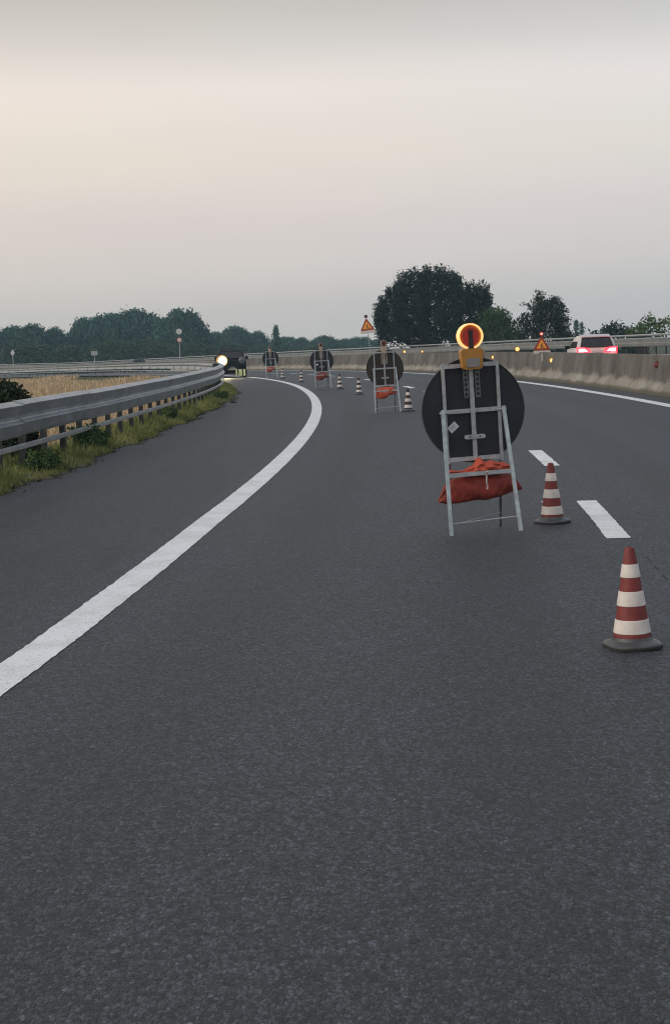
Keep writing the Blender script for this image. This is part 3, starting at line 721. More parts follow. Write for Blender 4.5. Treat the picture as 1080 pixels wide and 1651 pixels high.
# ------------------------------------------------------------------ triangular works signs on the median
def works_sign(w, lit, nosym=False):
    """built in local x,z facing -y; origin at the foot of its post. w = side of the triangle"""
    h = w * 0.866
    m = MB(); r = 0.06 * w; P = []
    for cx, cz, a0 in ((w / 2 - r * 1.73, r, -90), (0, h - 2 * r, 30), (-w / 2 + r * 1.73, r, 150)):
        P += [(cx + r * math.cos(math.radians(a0 + 20 * k)), cz + r * math.sin(math.radians(a0 + 20 * k))) for k in range(7)]
    return P, h
def make_works_sign(name, label, loc, yaw, lean, w, zb, zpost, lit):
    t = empty(name, loc, yaw, label, 'road sign', 'triangular roadworks signs on the median', lean)
    P, h = works_sign(w, lit)
    m = MB(); m.prism([(x, z + zb) for x, z in P], -0.012, 0.0); pn = m.build('sign_panel', M['signred'], t)
    k = 0.64; m = MB(); m.prism([(x * k, (z - h * 0.30) * k + h * 0.315 + zb) for x, z in P], -0.016, -0.0125); fc = m.build('sign_face', M['signorange'], pn)
    m = MB(); u = w * 0.6; cz = zb + h * 0.14                # digging figure, shovel and heap
    def pol(pts): m.prism([(x * u, z * u + cz) for x, z in pts], -0.0195, -0.0165)
    hx = [(0.05 + 0.055 * math.cos(2 * PI * q / 10), 0.47 + 0.055 * math.sin(2 * PI * q / 10)) for q in range(10)]
    pol(hx)
    pol([(-0.06, 0.16), (0.00, 0.20), (0.06, 0.40), (-0.02, 0.42), (-0.10, 0.30)])
    pol([(-0.06, 0.18), (0.00, 0.18), (-0.06, 0.0), (-0.12, 0.0)]); pol([(0.00, 0.19), (0.05, 0.16), (0.07, 0.0), (0.01, 0.0)])
    pol([(0.02, 0.38), (0.05, 0.34), (0.14, 0.24), (0.12, 0.22)]); pol([(0.04, 0.28), (0.05, 0.30), (0.20, 0.10), (0.18, 0.09)])
    pol([(0.12, 0.0), (0.30, 0.0), (0.24, 0.11), (0.19, 0.12)])
    m.build('symbol', M['signblack'], fc)
    m = MB(); m.box((0.01 * w, -0.008, zb - 0.10 * w), (w * 0.98, 0.012, 0.17 * w)); m.build('plate', M['plate'], t)
    m = MB(); m.box((0, 0.025, (zb + zpost) / 2 + h * 0.25), (0.05, 0.03, zb - zpost + h * 0.5)); m.build('post', M['farrail'], t)
    m = MB(); rr = 0.085 * (w / 0.7)
    m.disc(0, zb + h + rr * 0.7, rr, -0.05, 0.02, 20); lm = m.build('warning_lamp', M['redunlit'] if not lit else M['signred'], t)
    m = MB(); m.disc(0, zb + h + rr * 0.7, rr * 0.55, -0.062, -0.051, 16); m.build('lens', M['redlit'] if lit else M['darkstem'], lm)
    return t
# near one: stands against the wall
def wall_pt(px, off=0.0):                                     # where a pixel column meets the wall line
    best = min(frange(30, 170, 0.05), key=lambda s: abs(proj(rd(s, WD + off, 0.6))[0] - px)); return best
def proj(p):
    v = Vector(p) - Vector((0, 0, CAMH)); z = v.dot(F0); return 540 + FPX * v.dot(CR) / z, 825.5 - FPX * v.dot(CU) / z
s1 = wall_pt(868, 0.3); k1 = s1
sg = make_works_sign('road_sign', 'orange triangular roadworks sign with a lit red lamp, left of the white car', rd(s1, WD + 0.43, 1.066), 0, 0, 0.68, 0.07, 0.0, True)
s3 = wall_pt(874.5, 0.30)
m = MB(); m.box((-0.012, 0, 0), (0.016, 0.10, 0.30)); mk = m.build('marker_plate', M['signwhite'])
tag(mk, 'small white upright marker on the concrete wall just under the triangular sign', 'marker'); mk.location = rd(s3, WD + 0.29, 0.86); mk.rotation_euler.z = hd(s3)
s2 = wall_pt(597, 0.4)
make_works_sign('road_sign', 'orange triangular roadworks sign raised high against the sky', rd(s2, WD + 0.43, 1.066), math.radians(-4), math.radians(-5.5), 0.98, 1.40 - zroad(s2), 0.0, False)

# amber lamps along the wall
REF = [(829, 568, 0.19, 'amber', 'amber lamp glowing on the wall top left of the triangular sign'),
       (795, 576, 0.15, 'amber', 'amber lamp on the wall face, just right of the big glowing lamp'),
       (890, 581, 0.17, 'amber', 'amber lamp on the wall face under the left end of the white car'),
       (1060, 588, 0.17, 'red', 'dull red reflector on the wall face at the right edge of the picture'),
       (649, 567, 0.15, 'amber', 'pale amber lamp on the wall top right of the brownish round sign'),
       (677, 563, 0.11, 'amber', 'faint small amber lamp on the wall top, in front of the dark big tree')]
def make_ref(px, py, dia, kind, label):
    s = wall_pt(px, 0.3); p = rd(s, WD + 0.3, 0); Y = p.y; z = at(px, py, Y).z - p.z
    top = z > 0.98
    z = min(max(z, 0.6), 1.065 + dia * 0.62)
    dl = WD + (0.43 if top else 0.21 + 0.12 * (z - 0.34) / 0.71)
    if top: z = 1.066 + dia * 0.625
    o = empty('barrier_lamp', rd(s, dl, z), hd(s), label, 'lamp', 'small lamps along the concrete wall')
    m = MB(); r = dia / 2 * 1.25
    m.tube((0, -0.03, 0), (0, 0.03, 0), r, r, 16); m.box((0, 0.02, -r * 0.6) if top else (0.0, 0.05, 0), (r, 0.05, r * 0.8)); m.build('lamp_case', M['amberlow'] if kind == 'amber' else M['redunlit'], o)
    m = MB(); m.lathe([(r * 0.74, 0), (r * 0.6, 0.02), (r * 0.3, 0.032), (0.002, 0.036)], 16)
    l = m.build('lens', M['amberglow'] if kind == 'amber' else M['redunlit'], o); l.rotation_euler = (PI / 2, 0, 0); l.location = (0, -0.0305, 0)
for a in REF: make_ref(*a)

# ------------------------------------------------------------------ vehicles (local x right, y forward, z up)
def car_body(ln, wd, ht, belt, hood, kind='suv'):
    """side stations from rear to front; each half section bottom -> roof centre"""
    if kind == 'suv':
        top = [(-0.50, belt - 0.28), (-0.49, belt - 0.05), (-0.47, belt + 0.05), (-0.40, ht - 0.16), (-0.365, ht - 0.03), (-0.28, ht), (-0.05, ht), (0.07, ht - 0.06), (0.22, belt + 0.06), (0.26, belt), (0.45, hood), (0.49, hood - 0.12), (0.50, hood - 0.30)]
    else:                                                     # small van: upright nose
        top = [(-0.50, ht - 0.1), (-0.49, ht - 0.02), (-0.40, ht), (0.0, ht), (0.24, ht - 0.02), (0.28, ht - 0.07), (0.38, belt + 0.05), (0.42, belt), (0.485, hood), (0.497, hood - 0.1), (0.50, hood - 0.32)]
    V = []; n = 9; fs = []
    for f, zt in top:
        y = f * ln; hw = wd / 2 * (1 - 0.10 * max(0, (abs(f) - 0.40) / 0.10) ** 2)
        zb = 0.24
        tb = max(0.0, (zt - belt) / max(1e-6, ht - belt))      # greenhouse tumblehome
        zz = min(zt, belt)
        V += [(hw * 0.90, y, zb), (hw * 0.985, y, zb + 0.10), (hw, y, zb + (zz - zb) * 0.55), (hw * 0.985, y, zz - 0.05), (hw * (0.955), y, zz)]
        V += [(hw * (0.955 - 0.13 * tb), y, zz + (zt - zz) * 0.75), (hw * (0.955 - 0.20 * tb) * (0.96 if tb else 0.9), y, zz + (zt - zz) * 0.95), (hw * 0.55, y, zt + 0.005), (0, y, zt + 0.012)]
    ns = len(top)
    for i in range(ns - 1):
        for k in range(n - 1): fs.append((i * n + k, i * n + k + 1, (i + 1) * n + k + 1, (i + 1) * n + k))
    for i in (0, ns - 1): fs.append(tuple(i * n + k for k in range(n)))
    V2 = [(-x, y, z) for x, y, z in V]; o = len(V)
    fs2 = [tuple(o + k for k in reversed(f)) for f in fs]
    b = MB(); b.add(V + V2, fs + fs2)
    # floor
    for i in range(ns - 1): b.f.append((i * n, (i + 1) * n, o + (i + 1) * n, o + i * n))
    import bmesh as bm_
    bm = bm_.new()
    vv = [bm.verts.new(v) for v in b.v]
    for f in b.f:
        try: bm.faces.new([vv[k] for k in f])
        except ValueError: pass
    bm_.ops.remove_doubles(bm, verts=bm.verts, dist=1e-4); bm_.ops.recalc_face_normals(bm, faces=bm.faces)
    me = bpy.data.meshes.new('body'); bm.to_mesh(me); bm.free(); return me
def wheels(t, ln, wd, r=0.34):
    for y in (-0.29 * ln, 0.31 * ln):
        for sx_ in (-1, 1):
            m = MB(); m.tube((0, 0, 0), (sx_ * 0.20, 0, 0), r, r, 24); w_ = m.build('wheel', M['tyre'], t); w_.location = (sx_ * (wd / 2 - 0.19), y, r)
            m = MB(); m.tube((sx_ * 0.201, 0, 0), (sx_ * 0.212, 0, 0), r * 0.66, r * 0.55, 16); m.build('rim', M['wheelrim'], w_)
def quadp(m, pts, t=0.012, n=None):
    a = [Vector(p) for p in pts]; nn = n or (a[1] - a[0]).cross(a[2] - a[0]).normalized()
    k = len(a); m.add([p + nn * t for p in a] + [p - nn * 0.01 for p in a], [tuple(range(k)), tuple(range(2 * k - 1, k - 1, -1))] + [(q, (q + 1) % k, k + (q + 1) % k, k + q) for q in range(k)])
def make_suv(loc, rz, label, paint, lights=True):
    t = empty('car', loc, rz, label, 'car')
    ln, wd, ht, belt, hood = 4.45, 1.84, 1.62, 1.02, 1.02
    me = car_body(ln, wd, ht, belt, hood); me.materials.append(paint)
    me.polygons.foreach_set('use_smooth', [True] * len(me.polygons)); me.set_sharp_from_angle(angle=math.radians(40)); body = link('body', me, t)
    hw = wd / 2
    yb, yt = -0.475 * ln, -0.385 * ln
    m = MB(); quadp(m, [(-hw * 0.80, yb - 0.01, belt + 0.07), (hw * 0.80, yb - 0.01, belt + 0.07), (hw * 0.68, yt - 0.04, ht - 0.13), (-hw * 0.68, yt - 0.04, ht - 0.13)], 0.03); m.build('rear_window', M['carglass'], t)
    m = MB(); quadp(m, [(-hw * 0.70, yt - 0.10, ht - 0.085), (hw * 0.70, yt - 0.10, ht - 0.085), (hw * 0.66, yt + 0.14, ht + 0.015), (-hw * 0.66, yt + 0.14, ht + 0.015)], 0.02); m.build('roof_spoiler', paint, body)
    for sx_ in (-1, 1):
        m = MB(); x0, x1 = hw * 0.955, hw * 0.80
        P = [(sx_ * x0, -0.40 * ln, belt + 0.05), (sx_ * x0, 0.20 * ln, belt + 0.05), (sx_ * x1, 0.06 * ln, ht - 0.15), (sx_ * x1, -0.35 * ln, ht - 0.15)]
        quadp(m, P if sx_ > 0 else P[::-1], 0.012); m.build('side_window', M['carglass'], t)
        m = MB(); m.box((sx_ * (hw + 0.08), 0.19 * ln, belt + 0.07), (0.20, 0.10, 0.15)); m.build('mirror', M['cardark'], t)
        m = MB(); yy = -0.492 * ln
        P = [(hw * 0.36, yy - 0.010, 0.86), (hw * 0.95, yy + 0.055, 0.80), (hw * 0.98, yy + 0.085, 1.10), (hw * 0.66, yy + 0.02, 1.10), (hw * 0.36, yy - 0.002, 1.02)]
        P = [(sx_ * x, y, z) for x, y, z in P]
        quadp(m, P if sx_ > 0 else P[::-1], 0.035); tl = m.build('tail_light', M['tail'] if lights else M['redunlit'], t)
        m = MB(); P = [(hw * 0.44, yy - 0.046, 0.91), (hw * 0.88, yy + 0.004, 0.90), (hw * 0.90, yy + 0.016, 1.04), (hw * 0.60, yy - 0.024, 1.04)]
        P = [(sx_ * x, y, z) for x, y, z in P]; quadp(m, P if sx_ > 0 else P[::-1], 0.012); m.build('lamp_core', M['tailcore'] if lights else M['redunlit'], tl)
    m = MB(); m.box((0, -0.503 * ln, 0.92), (0.50, 0.015, 0.11)); m.build('number_plate', M['signwhite'], t)
    m = MB(); m.box((0, -0.500 * ln, 0.50), (wd * 0.88, 0.10, 0.26)); m.build('bumper', M['cardark'], t)
    wheels(t, ln, wd)
    return t
sC = None
pc = at(953, 600, 68.0); sC, dC = sd(pc.x, pc.y)
suv = make_suv(rd(sC, dC, 0.10), math.radians(-2.6), 'white car with glowing red tail lights driving away behind the concrete wall', M['carwhite'])
for x in (-0.62, 0.62):
    ll = bpy.data.lights.new('tail_glow', 'POINT'); ll.energy = 5; ll.color = (1.0, 0.03, 0.05); ll.shadow_soft_size = 0.08
    lo = bpy.data.objects.new('tail_glow', ll); COL.objects.link(lo); lo.parent = suv; lo.location = (x, -2.42, 0.97)
suv.scale = (0.95, 0.95, 0.97)
# dark vehicle far along the shoulder, facing the camera, one lamp glaring
pv = at(372, 600, 94.0); sV, dV = sd(pv.x, pv.y)
def make_van(loc, rz):
    t = empty('van', loc, rz, 'dark works vehicle with one glaring headlight on the left shoulder', 'van')
    ln, wd, ht, belt, hood = 4.2, 1.70, 1.62, 1.05, 0.98
    me = car_body(ln, wd, ht, belt, hood, 'van'); me.materials.append(M['cardark'])
    me.polygons.foreach_set('use_smooth', [True] * len(me.polygons)); me.set_sharp_from_angle(angle=math.radians(40)); body = link('body', me, t)
    hw = wd / 2; yf = 0.5 * ln
    m = MB(); quadp(m, [(hw * 0.80, 0.395 * ln, belt + 0.08), (-hw * 0.80, 0.395 * ln, belt + 0.08), (-hw * 0.70, 0.295 * ln, ht - 0.11), (hw * 0.70, 0.295 * ln, ht - 0.11)], 0.035); m.build('windscreen', M['carglass'], t)
    for sx_ in (-1, 1):
        m = MB(); P = [(sx_ * hw * 0.93, -0.42 * ln, belt + 0.06), (sx_ * hw * 0.93, 0.36 * ln, belt + 0.06), (sx_ * hw * 0.80, 0.26 * ln, ht - 0.16), (sx_ * hw * 0.80, -0.42 * ln, ht - 0.16)]
        quadp(m, P if sx_ > 0 else P[::-1], 0.02); m.build('side_window', M['carglass'], t)
        m = MB(); m.box((sx_ * (hw + 0.06), 0.30 * ln, belt + 0.10), (0.16, 0.08, 0.2)); m.build('mirror', M['cardark'], t)
        m = MB(); m.tube((sx_ * 0.58, yf - 0.10, 1.02), (sx_ * 0.58, yf + 0.03, 1.02), 0.19, 0.22, 20); hl = m.build('headlight', M['cardark'], t)
        m = MB(); m.lathe([(0.215, 0), (0.18, 0.035), (0.09, 0.06), (0.003, 0.066)], 20); l = m.build('lens', M['head'] if sx_ > 0 else M['headoff'], hl); l.location = (sx_ * 0.58, yf + 0.031, 1.02); l.rotation_euler = (-PI / 2, 0, 0)
    m = MB(); m.ring(0.58, 1.02, 0.216, 0.275, yf + 0.02, yf + 0.045, n=28); m.build('flare_ring', M['glowyellow'], t)  # added glowing ring, the headlight's flare given a shape
    m = MB(); m.ring(0.61, 1.02, 0.277, 0.335, yf + 0.005, yf + 0.03, n=28); m.build('flare_outer_ring', M['gloworange'], t)  # added outer ring, dim orange edge of the same flare
    m = MB(); m.tube((0.80, yf - 0.02, 0.86), (0.80, yf + 0.05, 0.86), 0.08, 0.07, 14); m.build('flare_tinge', M['amberglow'], t)  # added glowing stub standing in for the flare's orange tinge
    m = MB()
    m.prism(rounded(hw * 0.98, 0.26, 0.46, 0.05), yf - 0.02, yf + 0.10); bp = m.build('bumper', M['cardark'], t)
    for x, w_ in ((-0.22, 0.10), (-0.45, 0.20), (-0.68, 0.12)):
        m = MB(); m.box((x, yf + 0.106, 0.30), (w_, 0.012, 0.40)); m.build('spill_panel', M['spillyellow'], bp)  # added panels; yellow headlight spill put into their pale colour
    m = MB()
    for z in (0.56, 0.62, 0.68): m.box((0, yf + 0.008, z), (0.70, 0.02, 0.025))
    m.build('grille', M['post'], t)
    wheels(t, ln, wd, 0.31)
    return t
van = make_van(rd(sV, dV, 0), hd(sV) + PI - math.radians(3))
hl = bpy.data.lights.new('headlight_beam', 'SPOT'); hl.energy = 500; hl.color = (1.0, 0.88, 0.5); hl.spot_size = math.radians(70); hl.spot_blend = 0.6; hl.shadow_soft_size = 0.12
ho = bpy.data.objects.new('headlight_beam', hl); COL.objects.link(ho); ho.parent = van; ho.location = (0.58, 2.30, 1.02); ho.rotation_euler = (math.radians(90 - 9), 0, math.radians(10))
# grey-blue car on the far carriageway at the left
pf = at(217, 580, 188.0); sF, dF = sd(pf.x, pf.y)
pf2 = rd(sF, 13.5, 0)
sB = min(frange(150, 260, 0.2), key=lambda s: abs(proj(rd(s, 13.5, 0.5))[0] - 217))
make_suv(rd(sB, 13.5, 0), hd(sB), 'tiny grey-blue car half hidden behind the far rails, before the woods', M['carblue'], lights=False)

# ------------------------------------------------------------------ far road signs
def pole_sign(name, px, Y, py_sign, shape, size, label, mats):
    g = gp(px, Y); z = at(px, py_sign, Y).z - g.z
    t = empty(name, g, 0, label, 'road sign')
    m = MB(); m.tube((0, 0.03, -0.05), (0, 0.03, z), 0.05, 0.05, 8); m.build('post', M['farrail'], t)
    for k, (dz, mm, mi) in enumerate(mats):
        m = MB()
        if shape == 'disc': m.disc(0, z + dz, size / 2, -0.02, 0.0, 24)
        elif shape == 'rect': m.box((0, -0.01, z + dz), (size, 0.02, size * 0.95))
        else: m.prism([(0, z - size * 0.7), (size * 0.45, z), (0, z + size * 0.7), (-size * 0.45, z)], -0.02, 0)
        pn = m.build('sign_panel', mm, t)
        if mi:
            m = MB()
            if shape == 'disc': m.disc(0, z + dz, size * 0.34, -0.026, -0.021, 24)
            else: m.box((0, -0.023, z + size * 0.34), (size * 0.96, 0.004, size * 0.24))
            m.build('sign_face', mi, pn)
    return t
pole_sign('road_sign', 20.5, 236, 569, 'diamond', 0.75, 'small pale pointed sign on a post before the trees at the far left', [(0, M['signwhite'], None)])
pole_sign('road_sign', 152, 236, 568, 'rect', 0.95, 'pale square sign with a dark green top, before the trees at the left', [(0, M['farrail'], M['leafmid'])])
pole_sign('road_sign', 290, 205, 548, 'disc', 0.75, 'two stacked round signs, white over red-rimmed, on one tall post before the woods', [(0, M['signred'], M['signwhite']), (1.1, M['signwhite'], None)])

# scrap on the shoulder
g = gpx(376, 649.5); m = MB(); m.prism([(-0.14, 0), (0.15, 0), (0.12, 0.05), (0.03, 0.085), (-0.08, 0.06)], -0.10, 0.10)
o = m.build('rubber_scrap', M['rubber']); tag(o, 'small dark scrap lying on the shoulder near the grass edge', 'debris'); o.location = g + Vector((0, 0, 0.001)); o.rotation_euler.z = 0.5; o.scale = (0.7, 0.6, 0.55)

# ------------------------------------------------------------------ vegetation
def leaf_quads(C, size, jit, rng, up=0.0):
    """one small randomly turned leaf-cluster quad round each centre"""
    n = len(C); a = rng.normal(size=(n, 3)); a /= np.linalg.norm(a, axis=1)[:, None]
    b = rng.normal(size=(n, 3)); b -= (b * a).sum(1)[:, None] * a; b /= np.linalg.norm(b, axis=1)[:, None]
    s = size * (0.6 + 0.8 * rng.random(n))[:, None]
    a *= s * 0.55; b *= s
    V = np.stack([C - b, C + a * 0.9 - b * 0.1, C + b, C - a * 0.9 + b * 0.1], 1).reshape(-1, 3)
    return V, np.arange(4 * n).reshape(n, 4)
def crown_mesh(name, blobs, per, size, m, seed, hollow=0.45, clump=7):
    rng = np.random.default_rng(seed); C = []
    for (cx, cy, cz, rx, ry, rz_) in blobs:
        n = max(4, int(per * (rx * ry * rz_) ** (2 / 3)))
        u = rng.normal(size=(n, 3)); u /= np.linalg.norm(u, axis=1)[:, None]
        r = hollow + (1.10 - hollow) * rng.random(n) ** 0.7
        cc = np.array([cx, cy, cz]) + u * r[:, None] * np.array([rx, ry, rz_])
        cc = np.repeat(cc, clump, 0) + rng.normal(size=(n * clump, 3)) * size * 1.15
        C.append(cc)
    C = np.concatenate(C); V, Fq = leaf_quads(C, size, 0, rng)
    base = np.concatenate([np.repeat(rng.random(len(C) // clump), clump)]) if len(C) % clump == 0 else rng.random(len(C))
    return np_mesh(name, V, Fq, m, tint=np.clip(base * 0.6 + 0.4 * rng.random(len(C)), 0, 1))
def trunk_mesh(name, h, r, blobs, m, seed):
    rnd = random.Random(seed); b = MB()
    p = Vector((0, 0, -0.3)); n = 5; pts = [p]
    for k in range(n):
        p = p + Vector((rnd.uniform(-.05, .05) * h, rnd.uniform(-.05, .05) * h, h / n)); pts.append(p)
    for k in range(n): b.tube(pts[k], pts[k + 1], r * (1 - 0.75 * k / n), r * (1 - 0.75 * (k + 1) / n), 8, caps=False)
    for bl in blobs[:14]:
        c = Vector(bl[:3]); s = pts[rnd.randint(1, n - 1)]; mid = s.lerp(c, 0.5) + Vector((0, 0, -0.04 * h))
        b.tube(s, mid, r * 0.38, r * 0.24, 6, caps=False); b.tube(mid, c, r * 0.24, r * 0.06, 6, caps=False)
    return b.mesh(name, m)
def blob_crown(w, h, z0, n, seed, shape='round'):
    """clumps of unequal size filling an outline w wide and h tall above z0"""
    rnd = random.Random(seed); B = []
    for k in range(n):
        t = rnd.random()
        if shape == 'round': half = w / 2 * math.sqrt(max(0.05, 1 - (2 * t - 0.85) ** 2 / 1.4))
        elif shape == 'umbrella': t = 0.45 + 0.55 * t; half = w / 2 * (1 - 0.5 * ((t - 0.55) / 0.45) ** 2)
        elif shape == 'column': half = w / 2 * min(1, (1 - t) * 1.7 + 0.04)
        else: half = w / 2 * (1 - 0.75 * t)
        a = rnd.random() * 2 * PI; q = math.sqrt(rnd.random()) * half * 0.82
        r = (0.16 + 0.12 * rnd.random()) * min(w, h) * (0.9 - 0.6 * t if shape == 'column' else 1)
        B.append((q * math.cos(a), q * math.sin(a), z0 + t * (h - r), r * 1.1, r * 1.1, r * (0.75 if shape == 'umbrella' else 0.95)))
    return B
def make_tree(name, loc, label, w, h, z0, n, per, size, leaf, seed, shape='round', group=None, blobs=None, r=None, cat='tree'):
    t = empty(name, loc, 0, label, cat, group)
    B = blobs or blob_crown(w, h, z0, n, seed, shape)
    link('trunk', trunk_mesh('trunk', z0 + (h) * 0.6, r or 0.03 * h + 0.05, B, M['bark'], seed), t)
    link('crown', crown_mesh('crown', B, per, size, leaf, seed), t)
    return t

# the big dark tree: outline from the photograph turned into clumps in depth
def clumps_from_outline(cols, Y, x0, seed, depth=0.8, rmul=1.0, gz0=0.0):
    """cols: (px, top py, bottom py) columns; clumps of real size spread through the crown's width, height and depth"""
    rnd = random.Random(seed); B = []
    half = (cols[-1][0] - cols[0][0]) / 2 * Y / FPX; mid = (cols[-1][0] + cols[0][0]) / 2
    for (a, ta, ba), (b, tb_, bb) in zip(cols, cols[1:]):
        for q in range(3):
            f = rnd.random(); px = a + (b - a) * f; tp = ta + (tb_ - ta) * f; bt = ba + (bb - ba) * f
            ztop = at(px, tp, Y).z; zbot = at(px, bt, Y).z; xw = at(px, tp, Y).x
            hh = ztop - zbot; k = max(2, int(hh / 0.75))
            dep = half * depth * math.sqrt(max(0.1, 1 - ((px - mid) * Y / FPX / half) ** 2))
            for j in range(k):
                r = (0.42 + 0.32 * rnd.random()) * rmul
                z = ztop - r * 0.8 - (hh - r) * (j / k) ** 1.05
                B.append((xw - x0.x, rnd.uniform(-1, 1) * dep, z - x0.z, r, r, r * 1.15))
    return B
Yb = 140.0
g = gp(697, Yb)
cols = [(611, 502, 556), (616, 482, 556), (625, 466, 556), (640, 455, 556), (648, 438, 556), (668, 432, 556), (677, 440, 556), (686, 430, 556), (706, 427, 556), (720, 432, 556), (734, 441, 556), (744, 452, 556), (760, 456, 556), (776, 455, 556), (780, 468, 556), (788, 490, 556)]
B = clumps_from_outline([(a, b_ + 7, c_) for a, b_, c_ in cols], Yb, g, 3)
for px, py, r in ((612, 476, .3), (607, 492, .3), (648, 438, .28), (654, 436, .34), (668, 434, .34), (686, 431, .26), (690, 434, .36), (706, 428, .28), (711, 432, .38), (722, 434, .32), (760, 454, .28), (775, 454, .26), (784, 462, .26), (788, 478, .3), (628, 464, .3), (740, 446, .3)):
    p = at(px, py, Yb); B.append((p.x - g.x, random.uniform(-.6, .6), p.z - g.z - r * .7, r, r, r * 1.3))
make_tree('tree', g, 'largest dark broad-crowned tree in the middle, behind the barrier', 0, 8.5, 0, 0, 62, 0.115, M['leafbig'], 3, blobs=B, r=0.4)
g = gp(808, 132)
cols = [(778, 510, 556), (790, 500, 556), (800, 497, 556), (810, 504, 556), (820, 508, 556), (828, 520, 556)]
make_tree('tree', g, 'low brighter green tree at the right foot of the largest dark tree', 0, 3.2, 0, 0, 60, 0.105, M['leafmid'], 4, blobs=clumps_from_outline(cols, 132, g, 4, 0.7, 0.8), r=0.15)
g = gp(880, 125)
cols = [(836, 514, 530), (846, 505, 545), (854, 508, 554), (862, 486, 554), (868, 478, 554), (876, 484, 554), (884, 492, 554), (892, 482, 554), (898, 484, 554), (904, 492, 554), (910, 512, 554), (913, 530, 554)]
B = clumps_from_outline(cols, 125, g, 5, 0.7, 0.72)
for px, py, r in ((866, 470, .2), (870, 473, .22), (875, 477, .22), (844, 491, .16), (850, 494, .2), (856, 497, .22), (840, 512, .2), (890, 481, .2)):
    p = at(px, py, 125); B.append((p.x - g.x, 0, p.z - g.z, r, r, r))
make_tree('tree', g, 'ragged dark tree with stray upper branches, behind the triangular sign with the red lamp', 0, 5.0, 0, 0, 66, 0.09, M['leaftwo'], 5, blobs=B, r=0.18)
g = gp(830, 150)
cols = [(818, 538, 556), (826, 530, 556), (836, 534, 556), (846, 536, 556)]
make_tree('tree', g, 'low dark shrub filling the gap between the bright green and the ragged tree', 0, 1.6, 0, 0, 22, 0.15, M['leaftwo'], 6, blobs=clumps_from_outline(cols, 150, g, 6, 0.8, 0.7), r=0.08)
g = gp(1046, 108)
cols = [(1014, 533, 548), (1022, 527, 548), (1030, 523, 548), (1040, 514, 548), (1050, 510, 548), (1062, 516, 548), (1076, 516, 548), (1092, 512, 548), (1104, 520, 548)]
make_tree('tree', g, 'light green thin-topped tree at the right edge, above the far guardrail', 0, 3.0, 0, 0, 24, 0.115, M['leaflight'], 7, blobs=clumps_from_outline(cols, 108, g, 7, 0.7, 0.62), r=0.12)
g = gp(990, 170)
cols = [(974, 531, 548), (982, 525, 548), (994, 524, 548), (1006, 530, 548)]
make_tree('tree', g, 'low dark rounded tree on the skyline right of the white car', 0, 2.0, 0, 0, 22, 0.2, M['leaftwo'], 8, blobs=clumps_from_outline(cols, 170, g, 8, 0.8, 0.9), r=0.1)
for px, tp, lab, wpx in ((929, 521, 'slim dark columnar tree just right of the ragged tree, the taller of two', 6), (938, 524, 'slim dark columnar tree, the shorter and right one of two by the ragged tree', 8)):
    g = gp(px, 230); hz = at(px, tp, 230).z - g.z; w_ = wpx * 230 / FPX
    make_tree('cypress_tree', g, lab, w_, hz, 0.3, 36, 170, 0.14, M['leaffar'], int(px), 'column', 'slim trees on the right skyline')
# hedge line behind the outer rail, right
for k, px in enumerate((690, 745, 800, 850, 915, 948, 965, 1024)):
    g = gp(px, 165 + 5 * (k % 3)); Yk = g.y
    hz = at(px, 541 - (px - 700) * 0.02, Yk).z - g.z
    make_tree('shrub', g, 'low dark shrub behind the far guardrail, %s' % ['left under the largest tree', 'middle under the largest tree', 'at the right foot of the largest tree', 'left under the ragged tree', 'right under the ragged tree', 'beside the white car roof', 'right of the slim trees', 'under the light green tree'][k], 4.5, max(1.2, hz), 0.1, 26, 18, 0.2, M['leaftwo'], 50 + k, 'round', 'shrubs behind the far guardrail', cat='shrub')

# woods at the left and centre: individual trees, a few crown kinds re-used
KINDS = {}
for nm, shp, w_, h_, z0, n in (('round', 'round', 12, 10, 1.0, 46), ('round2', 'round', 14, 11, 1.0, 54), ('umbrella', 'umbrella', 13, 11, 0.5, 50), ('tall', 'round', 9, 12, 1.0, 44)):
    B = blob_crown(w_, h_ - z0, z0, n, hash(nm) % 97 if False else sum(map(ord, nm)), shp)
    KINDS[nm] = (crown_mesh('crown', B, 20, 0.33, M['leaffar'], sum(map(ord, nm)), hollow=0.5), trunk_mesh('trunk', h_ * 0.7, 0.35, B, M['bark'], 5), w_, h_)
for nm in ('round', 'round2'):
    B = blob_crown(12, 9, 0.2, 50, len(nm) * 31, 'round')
    KINDS[nm + '_front'] = (crown_mesh('crown', B, 20, 0.33, M['leafrow'], len(nm) * 7, hollow=0.5), KINDS[nm][1], 12, 9.2)
